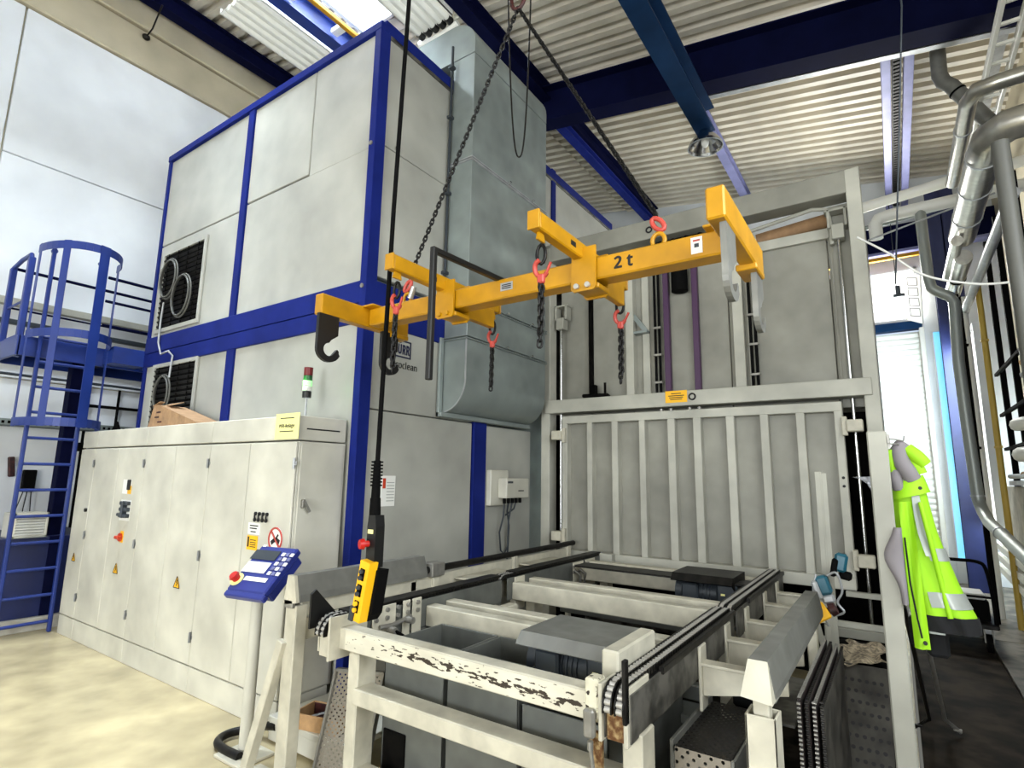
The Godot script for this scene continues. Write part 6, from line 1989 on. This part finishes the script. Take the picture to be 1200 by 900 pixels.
	eh.bar(V(-0.43, 0.0, -3.9), V(-0.43, 0.85, -3.9), 0.025, 0.025)
	obj("bracket", eh, mats.gate, es)
	# trolley with a bent handle
	var tr := thing("hand_trolley", "black hand trolley with a bent tube handle behind the hanging jacket", "trolley", V(0.45, 0, -8.1))
	var th := M.new()
	th.tube(smooth_path([V(0.75, 0.25, -7.95), V(0.75, 0.55, -7.98), V(0.72, 0.84, -8.0), V(0.66, 0.91, -8.0), V(0.5, 0.92, -8.0), V(0.26, 0.91, -8.0), V(0.20, 0.84, -8.0), V(0.2, 0.25, -7.95)], 4), 0.018, 8)
	th.cyl(V(0.2, 0.55, -7.98), V(0.75, 0.55, -7.98), 0.012, -1, 8)
	obj("handle", th, mats.rubber, tr)
	obj("deck", B(V(0.18, 0.24, -8.9), V(0.77, 0.29, -7.9), 0.01), mats.dark_steel, tr)
	for q in [V(0.68, 0.09, -7.98), V(0.27, 0.09, -7.98), V(0.68, 0.09, -8.8), V(0.27, 0.09, -8.8)]:
		var m := M.new()
		m.cyl(q - V(0.025, 0, 0), q + V(0.025, 0, 0), 0.09, -1, 18)
		var o := obj("wheel", m, mats.rubber, tr)
		var f := M.new()
		f.span(q + V(-0.04, 0, -0.03), q + V(-0.03, 0.16, 0.03)); f.span(q + V(0.03, 0, -0.03), q + V(0.04, 0.16, 0.03)); f.span(q + V(-0.04, 0.14, -0.04), q + V(0.04, 0.16, 0.04))
		obj("fork", f, mats.steel, o)
	tag(obj("black_crate", B(V(0.48, 0.29, -8.6), V(0.72, 0.50, -8.05), 0.01), mats.rubber), "black crate standing on the hand trolley", "crate")
	tag(obj("white_package", B(V(0.50, 0.50, -8.5), V(0.70, 0.56, -8.1), 0.012), mats.white), "flat white package on the black crate on the trolley", "package")
	build_right_pipes()

func pipe(called: String, pts: Array, r: float, mat: String, label: String, group := "", rings := []):
	var c := thing(called, label, "pipe", pts[0], group)
	var m := M.new()
	m.tube(pts, r, 14)
	obj("pipe", m, mats[mat], c)
	for f in rings:
		var a: Vector3 = pts[f[0]]
		var b: Vector3 = pts[f[0] + 1]
		var p: Vector3 = a.lerp(b, f[1])
		var d := (b - a).normalized()
		var k := M.new()
		k.cyl(p - d * 0.012, p + d * 0.012, r + 0.008, -1, 14)
		obj("collar", k, mats[f[2]], c)

func build_right_pipes():
	# large lagged pipe running along the hall, elbow at the near end
	pipe("lagged_pipe", [V(1.885, 4.62, -5.55), V(1.15, 4.60, -5.55), V(0.98, 4.60, -5.58), V(0.88, 4.60, -5.72), V(0.87, 4.60, -5.95), V(0.87, 4.6, -8.0)], 0.13, "silver", "large silver lagged pipe with an elbow at the upper right, nearest the grey pillar pipe", "silver pipes on the right wall", [[0, 0.2, "zinc_bright"], [4, 0.03, "zinc_bright"], [4, 0.35, "zinc_bright"], [4, 0.7, "zinc_bright"]])
	pipe("lagged_pipe", [V(1.885, 5.45, -6.3), V(1.1, 5.42, -6.3), V(0.93, 5.42, -6.34), V(0.88, 5.42, -6.5), V(0.88, 5.42, -8.3)], 0.075, "silver", "slim silver lagged pipe with an elbow, above the large silver pipe", "silver pipes on the right wall", [[3, 0.3, "zinc_bright"]])
	pipe("lagged_pipe", [V(0.86, 4.35, -8.0), V(0.86, 4.35, -9.6)], 0.09, "silver", "short silver pipe end continuing beyond the large silver pipe", "silver pipes on the right wall", [[0, 0.5, "rubber"]])
	pipe("lagged_pipe", [V(0.78, 4.42, -7.6), V(0.78, 4.40, -8.9)], 0.06, "silver", "thin silver pipe beside the short silver pipe end", "silver pipes on the right wall", [])
	pipe("lagged_pipe", [V(1.02, 4.2, -6.0), V(1.02, 4.2, -10.5)], 0.05, "zinc_bright", "thin bright pipe under the large silver pipe at the right wall", "silver pipes on the right wall", [])
	# dark elbow under the roof
	pipe("bent_pipe", [V(0.88, 7.2, -8.2), V(0.87, 6.85, -8.2), V(0.90, 6.74, -8.2), V(0.97, 6.66, -8.2), V(1.15, 6.3, -8.2), V(1.3, 6.0, -8.2)], 0.085, "galv_dark", "short bent grey pipe coming down from the cross beam at the upper right", "", [[3, 0.3, "rubber"]])
	# pillar pipe in front of the right wall
	pipe("pillar_pipe", [V(0.655, 0.0, -4.0), V(0.655, 3.7, -4.0)], 0.042, "coil", "grey upright pillar pipe standing close at the right edge of the picture", "", [[0, 0.33, "rubber"]])
	# lagged runs crossing above the shutter
	pipe("lagged_pipe", [V(0.05, 5.15, -9.0), V(0.05, 5.36, -9.0), V(0.1, 5.44, -9.0), V(0.2, 5.46, -9.0), V(1.885, 5.5, -9.0)], 0.085, "roof_white", "cream lagged pipe with a down-turned end above the roller shutter", "cream pipes above the shutter", [])
	pipe("lagged_pipe", [V(-0.3, 5.72, -9.2), V(0.9, 5.85, -9.2), V(1.885, 5.92, -9.2)], 0.075, "roof_white", "cream lagged pipe crossing just under the ribbed roof's far end", "cream pipes above the shutter", [])
	pipe("lagged_pipe", [V(-0.4, 5.55, -9.6), V(1.885, 5.75, -9.6)], 0.035, "zinc", "thin grey pipe between the two cream lagged pipes", "cream pipes above the shutter", [])
	# grey drain pipe: down, sideways, down, then off as a rail
	pipe("drain_pipe", [V(0.57, 5.42, -9.0), V(0.58, 4.45, -9.0), V(0.6, 4.32, -9.0), V(0.66, 4.26, -9.0), V(0.78, 4.17, -9.0), V(0.82, 4.08, -9.0), V(0.79, 3.3, -9.0), V(0.80, 2.5, -9.0), V(0.82, 1.55, -9.0), V(0.84, 1.42, -8.9), V(0.86, 1.30, -8.6), V(0.98, 1.02, -7.0), V(1.0, 0.95, -6.0)], 0.065, "reflector", "grey drain pipe that steps sideways beside the blue pillar and runs on as a rail", "", [[7, 0.95, "zinc_bright"], [10, 0.3, "zinc_bright"]])
	# blue pillar of the right wall
	tag(steel_post("blue_pillar", 1.06, -12.2, 0.40, 0.22, 7.2, "deep_blue"), "dark blue steel pillar beside the cyan window at the far right", "pillar")
	# pipes on a rack at the right wall
	var rk := thing("pipe_rack", "black steel rack with pale pipes stacked on the low concrete wall at the right", "rack", V(1.3, 1.72, -7.0))
	for z in [-9.5, -8.6, -7.4, -6.2]:
		obj("upright", B(V(1.24, 1.72, z - 0.03), V(1.30, 5.0, z + 0.03), 0.003), mats.rubber, rk)
	for y in [2.2, 2.65, 3.2]: obj("rail", B(V(1.22, y - 0.02, -9.8), V(1.26, y + 0.02, -5.0), 0.003), mats.rubber, rk)
	for k in 5:
		var m := M.new()
		m.cyl(V(1.2, 2.9 + k * 0.13, -7.9 + k * 0.04), V(1.75, 3.0 + k * 0.13, -7.6 + k * 0.04), 0.03, -1, 10)
		obj("short_pipe", m, mats.wood if k % 2 == 1 else mats.zinc_bright, rk)
	for e in [[2.42, 0.075, "roof_white"], [2.08, 0.085, "roof_white"], [1.86, 0.03, "cardboard"]]:
		var m := M.new()
		m.tube([V(1.9, e[0] + 0.02, -8.2), V(1.32, e[0], -8.2), V(1.24, e[0], -8.28), V(1.2, e[0], -8.5)], e[1], 10)
		obj("pipe_end", m, mats[e[2]], rk)
	var cl := M.new()
	cl.span(V(1.2, 1.73, -9.6), V(1.32, 1.79, -5.0), 0.01); cl.cyl(V(1.2, 1.84, -9.4), V(1.2, 1.84, -5.0), 0.03, -1, 10)
	obj("sill_pipe", cl, mats.zinc_bright, rk)
	var bx := M.new()
	bx.span(V(1.16, 1.32, -8.0), V(1.24, 1.62, -7.75), 0.01); bx.span(V(1.14, 1.5, -7.92), V(1.17, 1.72, -7.82), 0.004)
	bx.cyl(V(1.2, 0.95, -7.88), V(1.2, 1.34, -7.88), 0.018, -1, 8)
	tag(obj("wall_box", bx, mats.reflector), "grey wall box with a stub pipe on the low concrete wall at the right", "box")
	# thin uprights, yellow gas line, white rails
	for e in [[0.88, -9.3, 0.022, "rubber", "thin black upright conduit beside the grey drain pipe"], [0.93, -9.6, 0.022, "rubber", "second thin black upright conduit beside the grey drain pipe, farther from it"], [1.12, -9.4, 0.035, "gas_yellow", "yellowish upright gas pipe at the right wall"], [1.0, -10.0, 0.05, "roof_white", "pale upright duct strip between the black conduits and the yellowish pipe"]]:
		var m := M.new()
		m.cyl(V(e[0], 0.0, e[1]), V(e[0], 4.4, e[1]), e[2], -1, 10)
		m.span(V(e[0] - 0.04, 3.6, e[1] - 0.04), V(e[0] + 0.04, 3.63, e[1] + 0.04), 0.003); m.span(V(e[0] - 0.04, 2.2, e[1] - 0.04), V(e[0] + 0.04, 2.23, e[1] + 0.04), 0.003)
		tag(obj("upright_pipe", m, mats[e[3]]), e[4], "pipe")
	tag(obj("blue_panel", B(V(1.80, 1.74, -10.8), V(1.88, 5.2, -4.5), 0.01), mats.navy), "dark blue steel panel behind the pipes at the right wall", "panel")
	for k in 3:
		var m := M.new()
		m.bar(V(1.16, 0.55 + k * 0.16, -11.0), V(1.16, 0.35 + k * 0.16, -5.5), 0.05, 0.09)
		tag(obj("wall_rail", m, mats.roof_white), ["white rail along the low concrete wall, lowest of three", "white rail along the low concrete wall, middle of three", "white rail along the low concrete wall, top of three"][k], "rail", "white rails on the low wall")
	# catenary cable
	var c := M.new()
	c.tube(smooth_path([V(-0.1, 3.72, -5.1), V(0.10, 3.50, -5.0), V(0.28, 3.30, -5.0), V(0.5, 3.19, -5.0), V(0.75, 3.14, -5.0), V(1.3, 3.16, -5.0), V(1.88, 3.25, -5.0)], 6), 0.009, 6)
	tag(obj("sagging_cable", c, mats.white), "thin white cable sagging across the aisle at the upper right", "cable")
	var c2 := M.new()
	c2.tube([V(-0.05, 5.0, -8.6), V(0.9, 5.22, -8.6), V(1.3, 5.3, -8.6)], 0.012, 6)
	var c3 := M.new()
	c3.tube([V(0.30, 7.4, -4.0), V(0.28, 4.8, -4.0), V(0.25, 4.49, -4.0), V(0.11, 3.13, -4.6)], 0.006, 6)
	tag(obj("hanging_wire", c3, mats.motor), "thin dark wire hanging down in front of the pale rail pair", "wire")
	tag(obj("thin_rod", c2, mats.zinc_bright), "thin pale rod crossing below the cream lagged pipe", "rod")
	# white box ladder frame high at the right (bright cable ladder)
	var cl2 := thing("cable_ladder", "pale cable ladder running under the roof at the upper right edge", "cable ladder", V(1.3, 6.4, -7.0))
	for x in [1.22, 1.42]: obj("side_rail", B(V(x - 0.02, 6.3, -12.0), V(x + 0.02, 6.4, -5.0), 0.004), mats.roof_white, cl2)
	for k in 20: obj("rung", B(V(1.22, 6.33, -5.2 - k * 0.33), V(1.42, 6.36, -5.17 - k * 0.33)), mats.roof_white, cl2)
	tag(obj("wall_flange", B(V(1.4, 3.7, -8.0), V(1.79, 4.4, -7.0), 0.01), mats.motor), "dark grey equipment box behind the silver pipes at the right wall", "box")

func steel_post(called: String, x: float, z: float, w: float, d: float, h: float, mat: String) -> MeshInstance3D:
	var m := M.new()
	m.span(V(x - w * 0.5, 0, z - d * 0.5), V(x + w * 0.5, h, z - d * 0.5 + 0.02)); m.span(V(x - w * 0.5, 0, z + d * 0.5 - 0.02), V(x + w * 0.5, h, z + d * 0.5)); m.span(V(x - 0.01, 0, z - d * 0.5), V(x + 0.01, h, z + d * 0.5))
	return obj(called, m, mats[mat])

func build_far_things():
	# far girder with yellow rail over the shutter, seen below the cream pipes
	var g := thing("far_girder", "dark blue girder with a yellow rail across the far end above the window", "girder", V(-0.2, 5.95, -12.6))
	obj("web", B(V(-1.9, 6.2, -12.7), V(1.88, 6.75, -12.66), 0.004), mats.navy, g)
	obj("flange", B(V(-1.9, 6.15, -12.8), V(1.88, 6.2, -12.55), 0.004), mats.lavender, g)
	obj("yellow_rail", B(V(-1.9, 6.03, -12.62), V(1.0, 6.1, -12.55), 0.004), mats.yellow, g)
	var wf := thing("hinged_window", "white hinged window panel with four panes folded open beside the shutter", "window panel", V(0.6, 4.6, -12.85))
	var o := V(0.44, 4.86, -12.9)
	var ux := V(0.22, 0.0, 0.1).normalized()
	var uy := V(0.10, 1.0, 0.0).normalized()
	var s := M.new()
	s.prism([Vector2(0, 0), Vector2(0.26, -0.14), Vector2(0.30, 0.80), Vector2(0.04, 0.92)], o, ux, V(0, 1, 0), V(-0.02, 0, 0.045))
	obj("leaf", s, mats.roof_white, wf)
	for k in 4:
		var m := M.new()
		var y := 0.06 + k * 0.205
		for e in [[0.06, y, 0.22, y - 0.05], [0.06, y + 0.15, 0.22, y + 0.10]]: m.bar(o + ux * e[0] + V(0, e[1], 0.05), o + ux * e[2] + V(0, e[3], 0.05), 0.012, 0.012)
		m.bar(o + ux * 0.06 + V(0, y, 0.05), o + ux * 0.06 + V(0, y + 0.15, 0.05), 0.012, 0.012); m.bar(o + ux * 0.22 + V(0, y - 0.05, 0.05), o + ux * 0.22 + V(0, y + 0.10, 0.05), 0.012, 0.012)
		obj("pane_frame", m, mats.motor, wf)
	var ln := M.new()
	ln.cyl(V(0.32, 7.86, -12.3), V(0.30, 5.35, -12.3), 0.008, -1, 6); ln.span(V(0.24, 5.18, -12.33), V(0.42, 5.24, -12.27), 0.01); ln.span(V(0.28, 5.24, -12.32), V(0.36, 5.4, -12.28), 0.006)
	tag(obj("hanging_tackle", ln, mats.motor), "small dark tackle hanging on a thin line in front of the bright far window", "tackle")
